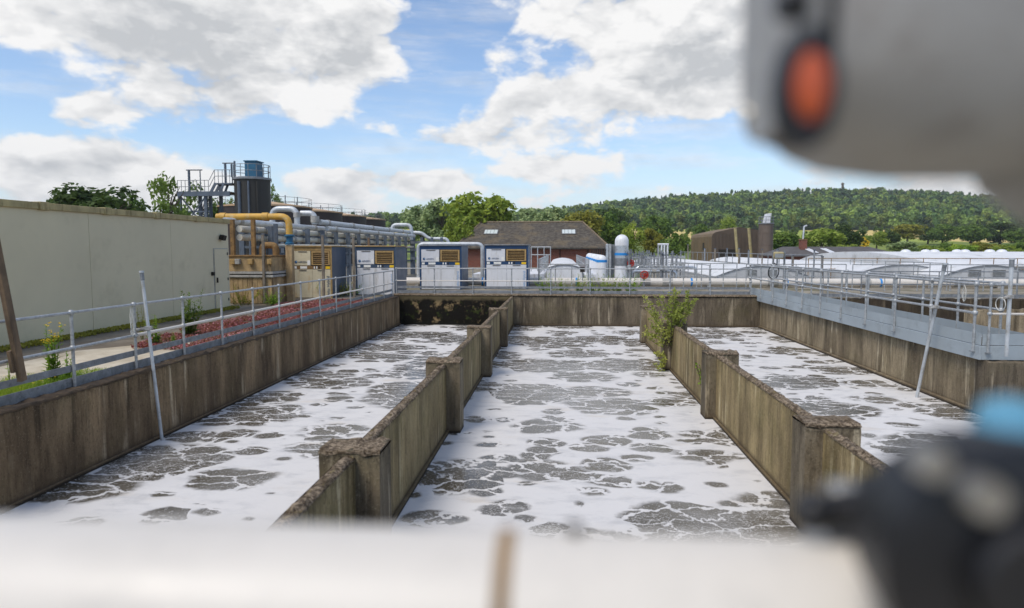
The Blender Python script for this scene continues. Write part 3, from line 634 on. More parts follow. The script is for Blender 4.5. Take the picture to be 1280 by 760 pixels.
pipe('yellow pipe bending down into the valve beside the stained chamber', [(e0[0], 26.2, e0[2]), (e1[0], 26.2, e0[2]), (e1[0], 26.2, e2[2])], .13, M_yel, .34,
     [((ony(279, 271, 26.2)[0], 26.2, e0[2]), (1, 0, 0)), ((ony(332, 271, 26.2)[0], 26.2, e0[2]), (1, 0, 0))], cmat=M_yel)
vv = thing('pipe_valve', 'blue and rusty valve on a brown pedestal below the yellow pipe', 'valve', (e1[0], 26.2, 0))
MB().lathe([(.12, e2[2]), (.2, e2[2] - .03), (.2, e2[2] - .08), (.12, e2[2] - .1), (.12, e2[2] - .3), (.17, e2[2] - .33), (.17, e2[2] - .4)], (e1[0], 26.2, 0), 14).build('valve_body', M_teal, vv); MB().box(e1[0] - .13, e1[0] + .13, 26.08, 26.34, 0, e2[2] - .42).build('pedestal', M_och, vv, bevel=.02)
# risers between the rack and the yellow pipe
r0 = ony(338, 266, 33); r1 = ony(374, 259, 33)
pipe('white pipe riser hooping over the rack behind the yellow pipe', [(ony(340, 262, 33)[0], 33, 2.9), (ony(340, 262, 33)[0], 33, 4.05), (ony(371, 262, 33)[0], 33, 4.05), (ony(371, 262, 33)[0], 33, 2.8)], .14, M_clad, .4, [((ony(371, 262, 33)[0], 33, 3.75), (0, 0, 1))])
pipe('white pipe hoop with a blank flange at the start of the rack', [(ony(374, 264, 33.2)[0], 33.4, 3.85), (ony(391, 264, 33.2)[0], 33.4, 3.85), (ony(391, 264, 33.2)[0], 33.4, 3.3)], .14, M_clad, .3, [((ony(393, 268, 33.2)[0] - .05, 33.4, 3.55), (0, 0, 1))], cr=1.5, cl_=.16)
pipe('far pipe hoop at the distant end of the rack', [(ony(490, 284, 54)[0], 54, 3.0), (ony(490, 279.5, 54)[0], 54, 4.0), (ony(514, 279.5, 54)[0], 54, 4.0), (ony(514, 284, 54)[0], 54, 2.8)], .14, M_clad, .4)
pipe('pale pipe descending beyond the far end of the rack', [(ony(514, 288, 55)[0], 55.5, 3.4), (ony(526, 288, 55)[0], 55.5, 3.4), (ony(534, 297, 55)[0], 55.5, 2.9), (ony(559, 297, 55)[0], 55.5, 2.9), (ony(559, 310, 55)[0], 55.5, 1.0)], .14, M_clad, .4)
# far trestle near the rack end
ft = thing('pipe_trestle', 'grey steel trestle with pipes at the far end of the rack', 'trestle', (ony(520, 300, 54)[0], 54, 0))
for px in (517, 527, 540, 552): x = ony(px, 300, 54.6)[0]; MB().box(x - .1, x + .1, 54.5, 54.7, 0, 3.0).build('post', M_steel, ft)
for z in (1.3, 2.0, 2.6): MB().box(ony(514, 300, 54.6)[0], ony(556, 300, 54.6)[0], 54.42, 54.49, z - .1, z + .1).build('beam', M_galvd, ft)
# plain posts standing by the path
for (px, y0, y1, lab, m_) in ((331, 293, 380, 'thin grey post standing in front of the stained chamber', M_pole), (405, 294, 379, 'thin grey post in front of the yellowed blower cabinet', M_pole), (443, 297, 372, 'thin post between the two yellowed cabinets', M_pole), (462, 297, 368, 'thin rusty post in front of the second cabinet, beside the switch box', M_wood)):
    g = onz(px, y1, 0); zt = ony(px, y0, g[1])[2]; t = thing('standing_post', lab, 'post', tuple(g)); MB().box(g[0] - .045, g[0] + .045, g[1] - .045, g[1] + .045, 0, zt).build('shaft', m_, t, bevel=.006); MB().box(g[0] - .055, g[0] + .055, g[1] - .055, g[1] + .055, zt, zt + .02).build('cap', M_galvd, t)
sb = thing('control_box', 'pale control box on legs in front of the second blower cabinet', 'cabinet', tuple(onz(476, 366, 0)))
g = onz(476, 366, 0); z0, z1 = ony(476, 334, g[1])[2], ony(476, 318, g[1])[2]
MB().box(g[0] - .2, g[0] + .2, g[1] - .15, g[1] + .15, z0, z1).build('box', M_clad, sb, bevel=.012); MB().box(g[0] - .17, g[0] + .13, g[1] - .165, g[1] - .152, z0 + .05, z1 - .05).build('door', M_cab, sb); MB().box(g[0] - .26, g[0] + .28, g[1] - .22, g[1] + .2, z1 + .003, z1 + .035).build('rain_hood', M_galvd, sb)
for s_ in (-.14, .14): MB().tube([(g[0] + s_, g[1], 0), (g[0] + s_, g[1], z0)], .03).build('leg', M_galv, sb)

# ------------------------------------------------------------------ blower cabinets
def text_mesh(s, size, mat, name, parent, loc, rot):
    cu = bpy.data.curves.new(name, 'FONT'); cu.body = s; cu.size = size; cu.extrude = .002
    o = bpy.data.objects.new(name, cu); COL.objects.link(o); dg = bpy.context.evaluated_depsgraph_get(); me = bpy.data.meshes.new_from_object(o.evaluated_get(dg)); bpy.data.objects.remove(o)
    me.materials.clear(); me.materials.append(mat); q = bpy.data.objects.new(name, me); COL.objects.link(q); q.parent = parent; q.location = loc; q.rotation_euler = rot; OFF[q.name] = OFF[parent.name]; return q
def cabinet(label, px0, px1, ybase, ytop, depth, body, frame, side, band, vert, top):
    g = onz((px0 + px1) / 2, ybase, 0); Y = g[1]; x0, x1 = ony(px0, ybase, Y)[0], ony(px1, ybase, Y)[0]; H = ony(px0, ytop, Y)[2]; w = x1 - x0; cx = (x0 + x1) / 2
    t = thing('blower_cabinet', label, 'cabinet', (cx, Y, 0), 'blower cabinets'); X = lambda u: x0 + w * u; Z = lambda v: H * v
    MB().box(x0 + .012, x1 - .012, Y + .03, Y + depth, .0, H - .05).build('casing', side, t, bevel=.015)
    MB().box(x0 - .03, x1 + .03, Y - .06, Y + depth + .04, H - .048, H).build('roof', top, t, bevel=.01)
    for (u0, u1) in ((0, .035), (.965, 1)): MB().box(X(u0), X(u1), Y, Y + .06, 0, H - .05).build('corner_frame', frame, t, bevel=.006)
    MB().box(X(.037), X(.963), Y + .004, Y + .05, H * .905, H - .05).build('top_frame', frame, t)
    MB().box(X(.037), X(.963), Y + .002, Y + .05, Z(.555), Z(.62)).build('control_band', band, t)
    for (u0, u1, lab) in ((.04, .505, 0), (.51, .96, 1)):
        d = MB().box(X(u0), X(u1), Y + .006, Y + .05, .03, Z(.55)).build('door', body, t, bevel=.006); MB().box(X((u0 + u1) / 2 - .09), X((u0 + u1) / 2 + .09), Y - .012, Y + .005, Z(.525), Z(.54)).build('handle', M_seam, d)
    p = MB().box(X(.04), X(.47), Y + .006, Y + .05, Z(.625), Z(.90)).build('upper_panel', body, t, bevel=.006); MB().box(X(.16), X(.38), Y - .012, Y + .005, Z(.878), Z(.892)).build('handle', M_seam, p)
    p2 = MB().box(X(.475), X(.962), Y + .012, Y + .05, Z(.625), Z(.90)).build('louvre_backing', M_dark, t)
    u0, u1, v0, v1 = .50, .955, .635, .895
    for (a0, a1, b0, b1) in ((u0, u0 + .035, v0, v1), (u1 - .035, u1, v0, v1), (u0 + .036, u1 - .036, v0, v0 + .022), (u0 + .036, u1 - .036, v1 - .022, v1)): MB().box(X(a0), X(a1), Y - .03, Y + .011, Z(b0), Z(b1)).build('louvre_frame', M_ochr, t)
    for k in range(6):
        zz = Z(v0 + .04 + (v1 - v0 - .07) * k / 5.5); MB().obox(((X(u0 + .037) + X(u1 - .037)) / 2, Y - .008, zz + .02), (w * (u1 - u0 - .08), .05, .012), (-.7, 0, 0)).build('louvre_slat', M_ochr, t)
    # maker's roundel and lettering
    MB().lathe([(.062, Y - .004), (.062, Y + .005)], (X(.105), 0, Z(.69)), 20, 'Y').build('logo_disc', M_logo, t); MB().lathe([(.03, Y - .006), (.03, Y - .0045)], (X(.115), 0, Z(.695)), 14, 'Y').build('logo_highlight', M_logol, t)
    text_mesh('AERZEN', .105, M_logo, 'logo_lettering', t, (X(.16) - cx, .0, Z(.672)), (math.pi / 2, 0, 0))
    text_mesh('Delta Hybrid', .17, M_logol if 'white' in label else M_logo, 'side_lettering', t, (X(.935) - cx, -.0, .05), (math.pi / 2, -math.pi / 2, 0))
    for (a, b, mm) in ((.05, .12, M_wlab), (.21, .38, M_wlab), (.55, .58, M_wlab), (.61, .64, M_wlab), (.665, .70, M_dark), (.85, .955, M_ylab)): MB().box(X(a), X(b), Y - .004, Y + .001, Z(.565 if mm is not M_ylab else .56), Z(.61)).build('label_plate', mm, t)
    MB().box(X(.39), X(.46), Y - .001, Y + .005, Z(.635), Z(.72)).build('label_plate', M_wlab, t)
    return t
cabinet('yellowed cream blower cabinet with navy side, leftmost of the row of four', 366, 415.5, 373, 307, 1.95, M_cabc, M_ochr, M_navy, M_rust, 0, M_ochr)
cabinet('second blower cabinet from the left, white doors and navy side, behind the control box', 445, 495, 369, 307, 2.2, M_cab, M_navy, M_navy, M_navy, 0, M_ochr)
cabinet('clean white blower cabinet with blue frame, third from the left', 525, 577, 362, 306.3, 2.6, M_cab, M_logo, M_bluegrey, M_logo, 1, M_galvd)
cabinet('rightmost white blower cabinet, in front of the brick building', 606, 660, 361.5, 305.6, 2.6, M_cab, M_logo, M_bluegrey, M_logo, 1, M_galvd)
# overhead pipe behind cabinets three and four
e = [ony(p, y, 38) for p, y in ((523, 330), (523, 305), (603, 305), (603, 318))]
pipe('thin white overhead pipe behind the third blower cabinet', [(e[0][0], 38, 0), (e[1][0], 38, e[1][2]), (e[2][0], 38, e[2][2]), (e[3][0], 38, 0)], .11, M_clad, .3)
# the big white header pipe along the far wall
hx0, hx1 = -9.2, 30
pipe('long white header pipe lying behind the far railing', [(hx0, 37.6, .27), (hx1, 37.6, .27)], .22, M_whitep, .2, [((x, 37.6, .27), (1, 0, 0)) for x in (1.9, 4.6, 5.8, 11.4, 16.2, 21)], cr=1.06, cl_=.28)
for i, x in enumerate([ony(p_, 352, 37.6)[0] for p_ in (603.5, 720.5, 864, 983, 1100)]):
    tag(MB().tube([(x - .05, 37.6, .27), (x + .05, 37.6, .27)], .226, 14).build('blue_tape_band', M_blue), ['blue tape band on the header pipe beside the rightmost cabinet', 'blue tape band on the header pipe below the small arched cover', 'blue tape band on the header pipe behind the shrub', 'blue tape band on the header pipe behind the walkway start', 'blue tape band on the header pipe at the far right'][i], 'tape')
for i, x in enumerate((-8, -3, 0.2, 3, 8, 13, 18, 23)): 
    sd = tag(MB().box(x - .09, x + .09, 37.4, 37.8, 0, .1).build('pipe_saddle', M_coll), 'grey saddle block under the white header pipe', 'support', 'header pipe saddles')

# ------------------------------------------------------------------ dark tank with blue cabin, steel platform
TY = 60.0
def at(px, py): return ony(px, py, TY)
tx = at(316, 250)[0]; tr_ = (at(337, 250)[0] - at(295.5, 250)[0]) / 2; tz = at(316, 224)[2]
tk = thing('storage_tank', 'tall dark olive cylindrical tank with blue cabin on top', 'tank', (tx, TY, 0))
MB().lathe([(tr_, 0), (tr_, tz - .1)], (tx, TY, 0), 36).build('shell', M_tank, tk); MB().lathe([(tr_ + .12, tz - .1), (tr_ + .12, tz + .08), (tr_ - .1, tz + .12)], (tx, TY, 0), 36).build('top_rim', M_galvd, tk)
for a in (-1.9, -1.35, -.9): MB().tube([(tx + (tr_ + .06) * math.cos(a), TY + (tr_ + .06) * math.sin(a), 0), (tx + (tr_ + .06) * math.cos(a), TY + (tr_ + .06) * math.sin(a), tz - .3)], .09 if a > -1.8 else .15, 8).build('down_pipe', M_steel if a < -1.3 else M_tank, tk)
bx0, bx1, bz = at(310.5, 222)[0], at(324.5, 222)[0], at(316, 203)[2]
cb = MB().box(bx0, bx1, TY - .7, TY + .7, tz + .12, bz).build('cabin', M_teal, tk, bevel=.03); MB().box(bx0 - .06, bx1 + .1, TY - .78, TY + .78, bz, bz + .09).build('cabin_roof', M_teal, cb)
for k in range(14):
    a = 2 * math.pi * k / 14; MB().tube([(tx + tr_ * math.cos(a), TY + tr_ * math.sin(a), tz + .1), (tx + tr_ * math.cos(a), TY + tr_ * math.sin(a), tz + 1.2)], .03, 6).build('guard_post', M_galvd, tk)
for z in (.65, 1.2): MB().tube([(tx + tr_ * math.cos(2 * math.pi * k / 28), TY + tr_ * math.sin(2 * math.pi * k / 28), tz + z) for k in range(29)], .03, 6).build('guard_rail', M_galvd, tk)
for px, pt in ((296, 207), (299.7, 203)): q = at(px, pt); MB().tube([(q[0], TY - 1, tz + .1), (q[0], TY - 1, q[2])], .09, 8).build('vent_pipe', M_steel, tk)
pf = thing('steel_platform', 'grey steel access platform with stairs left of the dark tank', 'platform', (at(250, 260)[0], TY, 0))
X0, X1 = at(231, 250)[0], at(284, 250)[0]; PZ = at(250, 243)[2]
for px in (232.5, 264.5, 269.5, 243, 256):
    x = at(px, 250)[0]; yy = TY - 1 if px in (232.5, 264.5) else TY + 1; MB().box(x - .13, x + .13, yy - .13, yy + .13, 0, PZ + (0 if px != 269.5 else 1.0)).build('column', M_steel, pf)
MB().box(X0, X1 + 1.0, TY - 1.2, TY + 1.2, PZ, PZ + .12).build('deck', M_walkdark, pf); MB().box(X0 - .02, X1 + .9, TY - 1.3, TY - 1.21, PZ - .25, PZ + .16).build('edge_beam', M_steel, pf)
for z in (PZ - 1.6, PZ - 2.9): MB().box(X0, at(269, 250)[0], TY - 1.05, TY - .95, z - .06, z + .06).build('brace', M_steel, pf)
MB().beam((at(234, 250)[0], TY - 1, PZ - 3.2), (at(264, 250)[0], TY - 1, PZ - .3), .1, .1).build('brace', M_steel, pf); MB().beam((at(264, 250)[0], TY - 1, PZ - 3.2), (at(234, 250)[0], TY - 1, PZ - .3), .1, .1).build('brace', M_steel, pf)
for z in (.6, 1.15): MB().tube([(X0, TY - 1.1, PZ + z), (at(269, 250)[0], TY - 1.1, PZ + z)], .028, 6).build('guard_rail', M_galvd, pf)
for k in range(9): x = X0 + (at(269, 250)[0] - X0) * k / 8; MB().tube([(x, TY - 1.1, PZ), (x, TY - 1.1, PZ + 1.15)], .028, 6).build('guard_post', M_galvd, pf)
s0, s1 = at(271, 240), at(277, 229); LZ = at(285, 230)[2]; lx1 = at(296, 230)[0]
MB().box(at(275, 230)[0], lx1, TY - 1, TY + .4, LZ - .12, LZ).build('landing', M_steel, pf)
for yy in (TY - 1, TY - .2): MB().beam((at(270, 242)[0], yy, PZ), (at(276.5, 230)[0], yy, LZ), .06, .25).build('stringer', M_steel, pf); MB().beam((at(282, 242)[0], yy, PZ), (at(286.5, 230)[0], yy, LZ), .06, .2).build('stringer', M_steel, pf)
for z in (.6, 1.15):
    MB().tube([(at(269, 242)[0], TY - 1, PZ + z), (at(275.5, 230)[0], TY - 1, LZ + z), (lx1, TY - 1, LZ + z)], .03, 6).build('guard_rail', M_galvd, pf)
for px in (275.5, 280, 285, 290, 294): x = at(px, 230)[0]; MB().tube([(x, TY - 1, LZ), (x, TY - 1, LZ + 1.15)], .028, 6).build('guard_post', M_galvd, pf)
for (pa, pb, pt, pbm) in ((238.5, 257, 213.5, 243), (283.5, 296.5, 205, 230)):
    a, b = at(pa, pt), at(pb, pt); zb = at(pa, pbm)[2]
    MB().tube([(a[0] - .1, TY - .6, a[2]), (b[0], TY - .6, a[2])], .06, 6).build('hoist_beam', M_galvd, pf)
    for k, x in enumerate((a[0] + .15, b[0] - .2)): MB().tube([(x, TY - .6, zb), (x, TY - .6, a[2])], .11 if k == 0 else .05, 8).build('hoist_post', M_steel, pf)

# dark brown tanks in a row
for k in range(4):
    Y = 69 + 10 * k; xr = -25.9; rr = 4.6; zt = 6.25; lab = ['nearest of the dark brown round tanks behind the pipe rack', 'second of the dark brown round tanks in the row', 'third dark brown round tank in the row', 'farthest dark brown round tank, nearest the far hill'][k]
    t = thing('digester_tank', lab, 'tank', (xr - rr, Y, 0), 'dark brown tanks'); MB().lathe([(rr, 0), (rr, zt)], (xr - rr, Y, 0), 40).build('shell', M_btank, t); MB().lathe([(rr + .08, zt), (rr + .08, zt + .15), (.3, zt + .75)], (xr - rr, Y, 0), 40).build('roof', M_ttop, t)
    rg = random.Random(k)
    for j in range(12):
        a = math.pi * 2 * j / 12; MB().tube([(xr - rr + rr * math.cos(a), Y + rr * math.sin(a), zt + .1), (xr - rr + rr * math.cos(a), Y + rr * math.sin(a), zt + .95)], .022, 5).build('guard_post', M_galvd, t)
    for z in (.5, .95): MB().tube([(xr - rr + rr * math.cos(2 * math.pi * j / 30), Y + rr * math.sin(2 * math.pi * j / 30), zt + z) for j in range(31)], .02, 5).build('guard_rail', M_galvd, t)
    for j in range(3):
        x, y = xr - rr + rg.uniform(-2, 4), Y + rg.uniform(-3, 2); MB().tube([(x, y, zt + .1), (x, y, zt + rg.uniform(1.0, 1.5))], .05, 6).build('vent_pipe', M_steel, t)

# ------------------------------------------------------------------ brick building with hipped roof
HY = 76.0
hp = lambda px, py, Y=HY: ony(px, py, Y)
hb = thing('brick_building', 'low red-brick building with a large hipped tile roof', 'building', (hp(665, 310)[0], HY + 8, 0))
xa, xb, ez = hp(567, 309)[0], hp(763, 309)[0], hp(660, 309.5)[2]; xl, xr_ = hp(601, 278)[0], hp(728, 278)[0]; rzz = ony(660, 278, HY + 8)[2]; xl, xr_ = ony(601, 278, HY + 8)[0], ony(729, 278, HY + 8)[0]
MB().box(xa + .35, xb - .35, HY + .4, HY + 15.6, 0, ez - .02).build('wall', M_brick, hb, smooth=False)
MB().add([(xa, HY, ez), (xb, HY, ez), (xb, HY + 16, ez), (xa, HY + 16, ez), (xl, HY + 8, rzz), (xr_, HY + 8, rzz), (xa, HY, ez - .12), (xb, HY, ez - .12), (xb, HY + 16, ez - .12), (xa, HY + 16, ez - .12)],
         [(0, 1, 5, 4), (1, 2, 5), (2, 3, 4, 5), (3, 0, 4), (0, 6, 7, 1), (1, 7, 8, 2), (2, 8, 9, 3), (3, 9, 6, 0), (6, 9, 8, 7)]).build('roof', M_tile, hb, smooth=False)
MB().tube([(xl, HY + 8, rzz + .03), (xr_, HY + 8, rzz + .03)], .13, 8).build('ridge_tiles', M_crust, hb)
for (p, q) in (((xa, HY, ez), (xl, HY + 8, rzz)), ((xb, HY, ez), (xr_, HY + 8, rzz))): MB().tube([p, q], .1, 6).build('hip_tiles', M_crust, hb)
sl_ = math.atan2(rzz - ez, 8)
for px in (614, 711):
    t = .58; c = Vector((ony(px, 290, HY + 4.6)[0], HY + 8 * t, ez + (rzz - ez) * t + .06)); q = MB().obox(c, (1.55, 1.3, .1), (sl_, 0, 0)).build('rooflight', M_rlight, hb); MB().obox(c - Vector((0, 0, .03)), (1.75, 1.5, .1), (sl_, 0, 0)).build('frame', M_slate, q)
for px in (640, 700, 735): x = ony(px, 315, HY + .39)[0]; MB().box(x - .05, x + .05, HY + .3, HY + .38, 0, ez - .14).build('down_pipe', M_dark, hb)
MB().box(xa + .1, xb - .1, HY - .06, HY + .06, ez - .2, ez - .122).build('gutter', M_dark, hb)

# ------------------------------------------------------------------ covered channels, vault covers, silencers
def vault(label, x0, x1, y0, y1, zb, zc, seams_=8, louvres=(), wallmat=M_coverend, zfoot=0, group=None):
    t = thing('tank_cover', label, 'cover', ((x0 + x1) / 2, (y0 + y1) / 2, 0), group); n = 14; xm = (x0 + x1) / 2; w = (x1 - x0) / 2
    prof = [(x0 + 2 * w * i / n, zb + (zc - zb) * (1 - ((i / n - .5) * 2) ** 2)) for i in range(n + 1)]
    for k in range(seams_):
        a, b = y0 + (y1 - y0) * k / seams_ + .015, y0 + (y1 - y0) * (k + 1) / seams_ - .015
        MB().prism(prof + [(x1, zb - .05), (x0, zb - .05)], a, b, 'Y').build('cover_panel', M_cover, t)
    MB().prism([(x, z + .035) for x, z in prof] + [(x, z - .03) for x, z in reversed(prof)], y0 - .06, y0 + .014, 'Y').build('end_trim', M_galvd, t)
    MB().prism([(x, z - .04) for x, z in prof] + [(x1, zfoot), (x0, zfoot)], y0 - .02, y0 + .012, 'Y').build('end_wall', wallmat, t)
    MB().box(x0 + .02, x1 - .02, y0 + .02, y1, zfoot, zb - .06).build('side_wall', wallmat, t)
    for (u, v0, v1, wd) in louvres:
        x = x0 + (x1 - x0) * u
        for j in range(5): z = v0 + (v1 - v0) * j / 4; MB().obox((x, y0 - .04, z), (wd, .03, .05), (.5, 0, 0)).build('louvre_slat', M_galv, t)
    return t
vault('small white arched channel cover in the middle, behind the far railing', ony(683, 330, 38)[0], ony(728, 330, 38)[0], 39, 70, .96, 1.17, 8, wallmat=M_white)
vault('long white vaulted tank cover right of the valve spindles', ony(896, 340, 38.6)[0], ony(1012, 340, 38.6)[0], 38.6, 84, .54, 1.12, 10, [(.38, .60, .9, .5), (.6, .60, .9, .5)], group=None)
vault('white vaulted tank cover at the right edge with louvred grey end', ony(1178, 340, 38.6)[0], ony(1300, 340, 38.6)[0], 38.6, 47, .56, 1.17, 4, [(.33, .62, .92, .65), (.58, .62, .92, .65)])
vault('low white tank cover between the two louvred vaults', ony(1030, 333, 48)[0], ony(1120, 333, 48)[0], 42, 84, .7, 1.12, 8)
# large cover across, axis along X
lc = thing('tank_cover', 'broad white curved cover filling the right background', 'cover', (40, 55, 0)); prof = []
for i in range(15): s_ = i / 14; prof.append((47.5 + 26 * s_, .95 + (1.84 - .95) * (1 - (2 * s_ - 1) ** 2) ** .8))
for k in range(12): MB().prism(prof + [(73.5, .9), (47.5, .9)], 25.0 + 6 * k + .03, 25.0 + 6 * (k + 1) - .03, 'X').build('cover_panel', M_cover, lc)
MB().box(25.2, 96.5, 47.6, 73.4, 0, .89).build('side_wall', M_coverend, lc)
for i, (px, py) in enumerate(((1132, 316.5), (1157, 317), (1168, 317), (1196, 317.3), (1206, 317.3), (1237, 318), (1252, 318))):
    q = ony(px, py, 60); MB().ball((q[0], 60, 1.82), .4, 10, 6, (1, 1, .55)).build('roof_vent', M_white, lc)
# flat white covers beside the small arch
for (pa, pb, lab) in ((590, 680, 'flat white channel slab left of the small arched cover'), (731, 752, 'flat white channel slab right of the small arched cover')):
    x0, x1 = ony(pa, 330, 38.6)[0], ony(pb, 330, 38.6)[0]; t = thing('channel_slab', lab, 'cover', ((x0 + x1) / 2, 42, 0))
    for k in range(4): MB().box(x0, x1, 38.6 + 3 * k, 38.6 + 3 * k + 2.97, 0, .66 - .03 * (k % 2)).build('slab', M_white, t, bevel=.02)
railing('railing on the left side of the small arched cover', (ony(674, 340, 38)[0], 37.2, .0), (ony(674, 340, 38)[0], 66, .0), 12, 1.5, 1.1, .03, mat=M_galv, ball=False)
railing('railing on the right side of the small arched cover', (ony(735, 340, 38)[0], 37.2, .0), (ony(735, 340, 38)[0], 66, .0), 12, 1.5, 1.1, .03, mat=M_galv, ball=False)
railing('cross railing in front of the small arched cover', (ony(674, 340, 36.9)[0], 36.9, 0), (ony(735, 340, 36.9)[0], 36.9, 0), 3, 1.25, 0, .03, mat=M_galv, ball=False)
railing('railing by the brick building, left of the arched cover', (ony(664, 340, 44)[0], 44, 0), (ony(688, 340, 44)[0], 44, 0), 3, 2.2, 1.7, .03, mat=M_galv, ball=False)
jb_ = thing('junction_box', 'small dark junction box on a post right of the small arched cover', 'box', tuple(ony(728, 352, 35))); g = ony(728, 337, 35)
MB().box(g[0] - .12, g[0] + .12, 34.9, 35.1, g[2] - .13, g[2] + .13).build('box', M_dark, jb_, bevel=.01); MB().tube([(g[0], 35, 0), (g[0], 35, g[2] - .13)], .03).build('post', M_galv, jb_)

def silencer(x, y, r, z0, z1, label, group=None, big=False):
    t = thing('silencer', label, 'silencer', (x, y, 0), group); m_ = M_alu if big else M_white
    h = z1 - z0; dome = [(r * math.cos(a), z1 - r + r * math.sin(a)) for a in np.linspace(0, math.pi / 2 - .02, 6)]
    if big:
        MB().lathe([(r * .9, 0), (r * .9, z0), (r, z0 + .02), (r, z0 + h * .28)], (x, y, 0), 24).build('base_drum', M_white, t); MB().lathe([(r * 1.02, z0 + h * .282), (r * 1.02, z0 + h * .45)], (x, y, 0), 24).build('lower_drum', M_galvd, t)
        MB().lathe([(r, z0 + h * .452), (r, z0 + h * .74)], (x, y, 0), 24).build('middle_drum', M_alu, t); MB().lathe([(r, z0 + h * .742)] + dome, (x, y, 0), 24).build('domed_top', M_white, t)
        MB().lathe([(r * 1.03, z0 + h * .52), (r * 1.03, z0 + h * .575)], (x, y, 0), 24).build('blue_band', M_blue, t)
    else:
        MB().lathe([(r, 0)] + dome, (x, y, 0), 20).build('drum', m_, t); MB().lathe([(r * 1.02, z1 - .42), (r * 1.02, z1 - .28)], (x, y, 0), 20).build('blue_band', M_blue, t); MB().tube([(x + r * .6, y, z1 - .2), (x + r * .6, y, z1 + .35)], .05, 6).build('vent_stub', M_dark, t)
    return t
sy = [38.6, 40.6, 42.9, 45.4, 48.2, 51.3, 54.8]
for k, y in enumerate(sy):
    silencer(2.3, y, .29, 0, 1.74, ['nearest white silencer drum with blue band in the receding row', 'second white silencer drum in the receding row', 'third white silencer drum in the receding row', 'fourth white silencer drum in the receding row', 'fifth white silencer drum in the receding row', 'sixth white silencer drum in the receding row', 'farthest white silencer drum beside the brick building'][k], 'white silencer drums')
g = ony(777, 320, 38.6); silencer(g[0], 38.6, .385, .45, ony(777, 293, 38.6)[2], 'tall domed white and silver silencer with bright blue band', big=True)
pn = thing('duct_stack', 'tall grey galvanised duct panels left of the domed silencer', 'duct', (ony(763, 340, 38.8)[0], 38.8, 0)); pz = ony(763, 305, 38.8)[2]
for (pa, pb, m_, yy) in ((757.5, 760.5, M_alu, 38.6), (761, 764, M_galv, 38.55), (764.5, 772, M_galvd, 38.8)): MB().box(ony(pa, 330, yy)[0], ony(pb, 330, yy)[0], yy, yy + .5, 0, pz - (.0 if m_ is not M_galvd else .03)).build('duct_panel', m_, pn, bevel=.01)

# valve spindles and handwheels on the channels right of the silencer
rg = random.Random(4)
def spindle(px, Y, ptop, label, group, wheel=False):
    g = ony(px, ptop, Y); t = thing('valve_spindle', label, 'valve', (g[0], Y, 0), group); x, z = g[0], g[2]
    MB().tube([(x, Y, 0), (x, Y, z)], .045, 8).build('spindle', M_galvd, t); MB().box(x - .09, x + .09, Y - .09, Y + .09, z * .45, z * .45 + .28).build('gearbox', M_galv, t, bevel=.02); MB().tube([(x - .14, Y, z - .18), (x + .12, Y, z - .18)], .035, 6).build('crank', M_steel, t)
    return t
for i, px in enumerate((789, 795, 799, 804, 809, 814, 826, 829, 840)):
    spindle(px, 38.4 + (i * 5 % 7) * 1.1, 311.5 + (i % 3) * 1.2 + (2 if i % 2 else 0), 'galvanised valve spindle standing in the cluster right of the domed silencer', 'valve spindles')
spindle(826.5, 38.3, 313, 'thick galvanised spindle post near the white frame', None); spindle(841, 38.4, 313.5, 'last tall spindle post, left of the long vaulted cover', None)
for i, px in enumerate((786.5, 792, 797.5, 801.5, 806.5, 811.5, 818, 822, 833, 846, 851)):
    spindle(px, 38.2 + (i * 3 % 8) * 1.3, 313 + (i * 7 % 5) * 1.6, 'slim grey valve spindle in the crowded channel works behind the far railing', 'channel works spindles')
for i, (y_, lab) in enumerate(((39.6, 'nearest cross railing among the valve spindles'), (44, 'middle cross railing among the valve spindles'), (50, 'farthest cross railing among the valve spindles'))):
    railing(lab, (ony(788, 330, y_)[0], y_, 0), (ony(856, 330, y_)[0], y_, 0), 6, 1.55, 1.1, .028, mat=M_galv, ball=False)
railing('railing running away between the valve spindles', (5.0, 38.4, 0), (5.0, 56, 0), 9, 1.5, 1.0, .028, mat=M_galv, ball=False)
for i, (pa, pb, py, y_, lab) in enumerate(((790, 845, 339, 38.9, 'thin silver pipe low among the valve spindles'), (795, 870, 334, 41, 'upper silver pipe among the valve spindles'))):
    p0, p1 = ony(pa, py, y_), ony(pb, py, y_); pipe(lab, [(p0[0], y_, 0), (p0[0], y_, p0[2]), (p1[0], y_, p0[2]), (p1[0], y_, 0)], .09, M_alu, .25, [(((p0[0] + p1[0]) / 2, y_, p0[2]), (1, 0, 0))])
def handwheel(px, py, Y, r, label):
    g = ony(px, py, Y); t = thing('handwheel', label, 'handwheel', (g[0], Y, 0)); x, z = g[0], g[2]
    MB().tube([(x + r * math.cos(2 * math.pi * k / 20), Y, z + r * math.sin(2 * math.pi * k / 20)) for k in range(21)], .03, 6).build('rim', M_red, t)
    for k in range(3): a = math.pi * k / 3; MB().tube([(x - r * math.cos(a), Y, z - r * math.sin(a)), (x + r * math.cos(a), Y, z + r * math.sin(a))], .018, 6).build('spoke', M_red, t)
    MB().box(x - .02, x + .2, Y + .03, Y + .2, z - .12, z + .08).build('hub', M_red, t, bevel=.02); MB().tube([(x, Y + .1, 0), (x, Y + .1, z)], .05, 8).build('pedestal', M_galvd, t)
handwheel(788.5, 329, 38.3, .17, 'small red handwheel beside the domed silencer'); handwheel(805.5, 343.5, 36.9, .2, 'red handwheel low down behind the far railing')
wf = thing('lifting_frame', 'white lifting frame standing among the valve spindles', 'frame', tuple(ony(829, 318, 40)))
for px in (823, 827, 830.5, 834.5): x = ony(px, 310, 40)[0]; MB().tube([(x, 40, 0), (x, 40, ony(px, 305.5, 40)[2])], .05, 6).build('post', M_white if px > 824 else M_galv, wf)
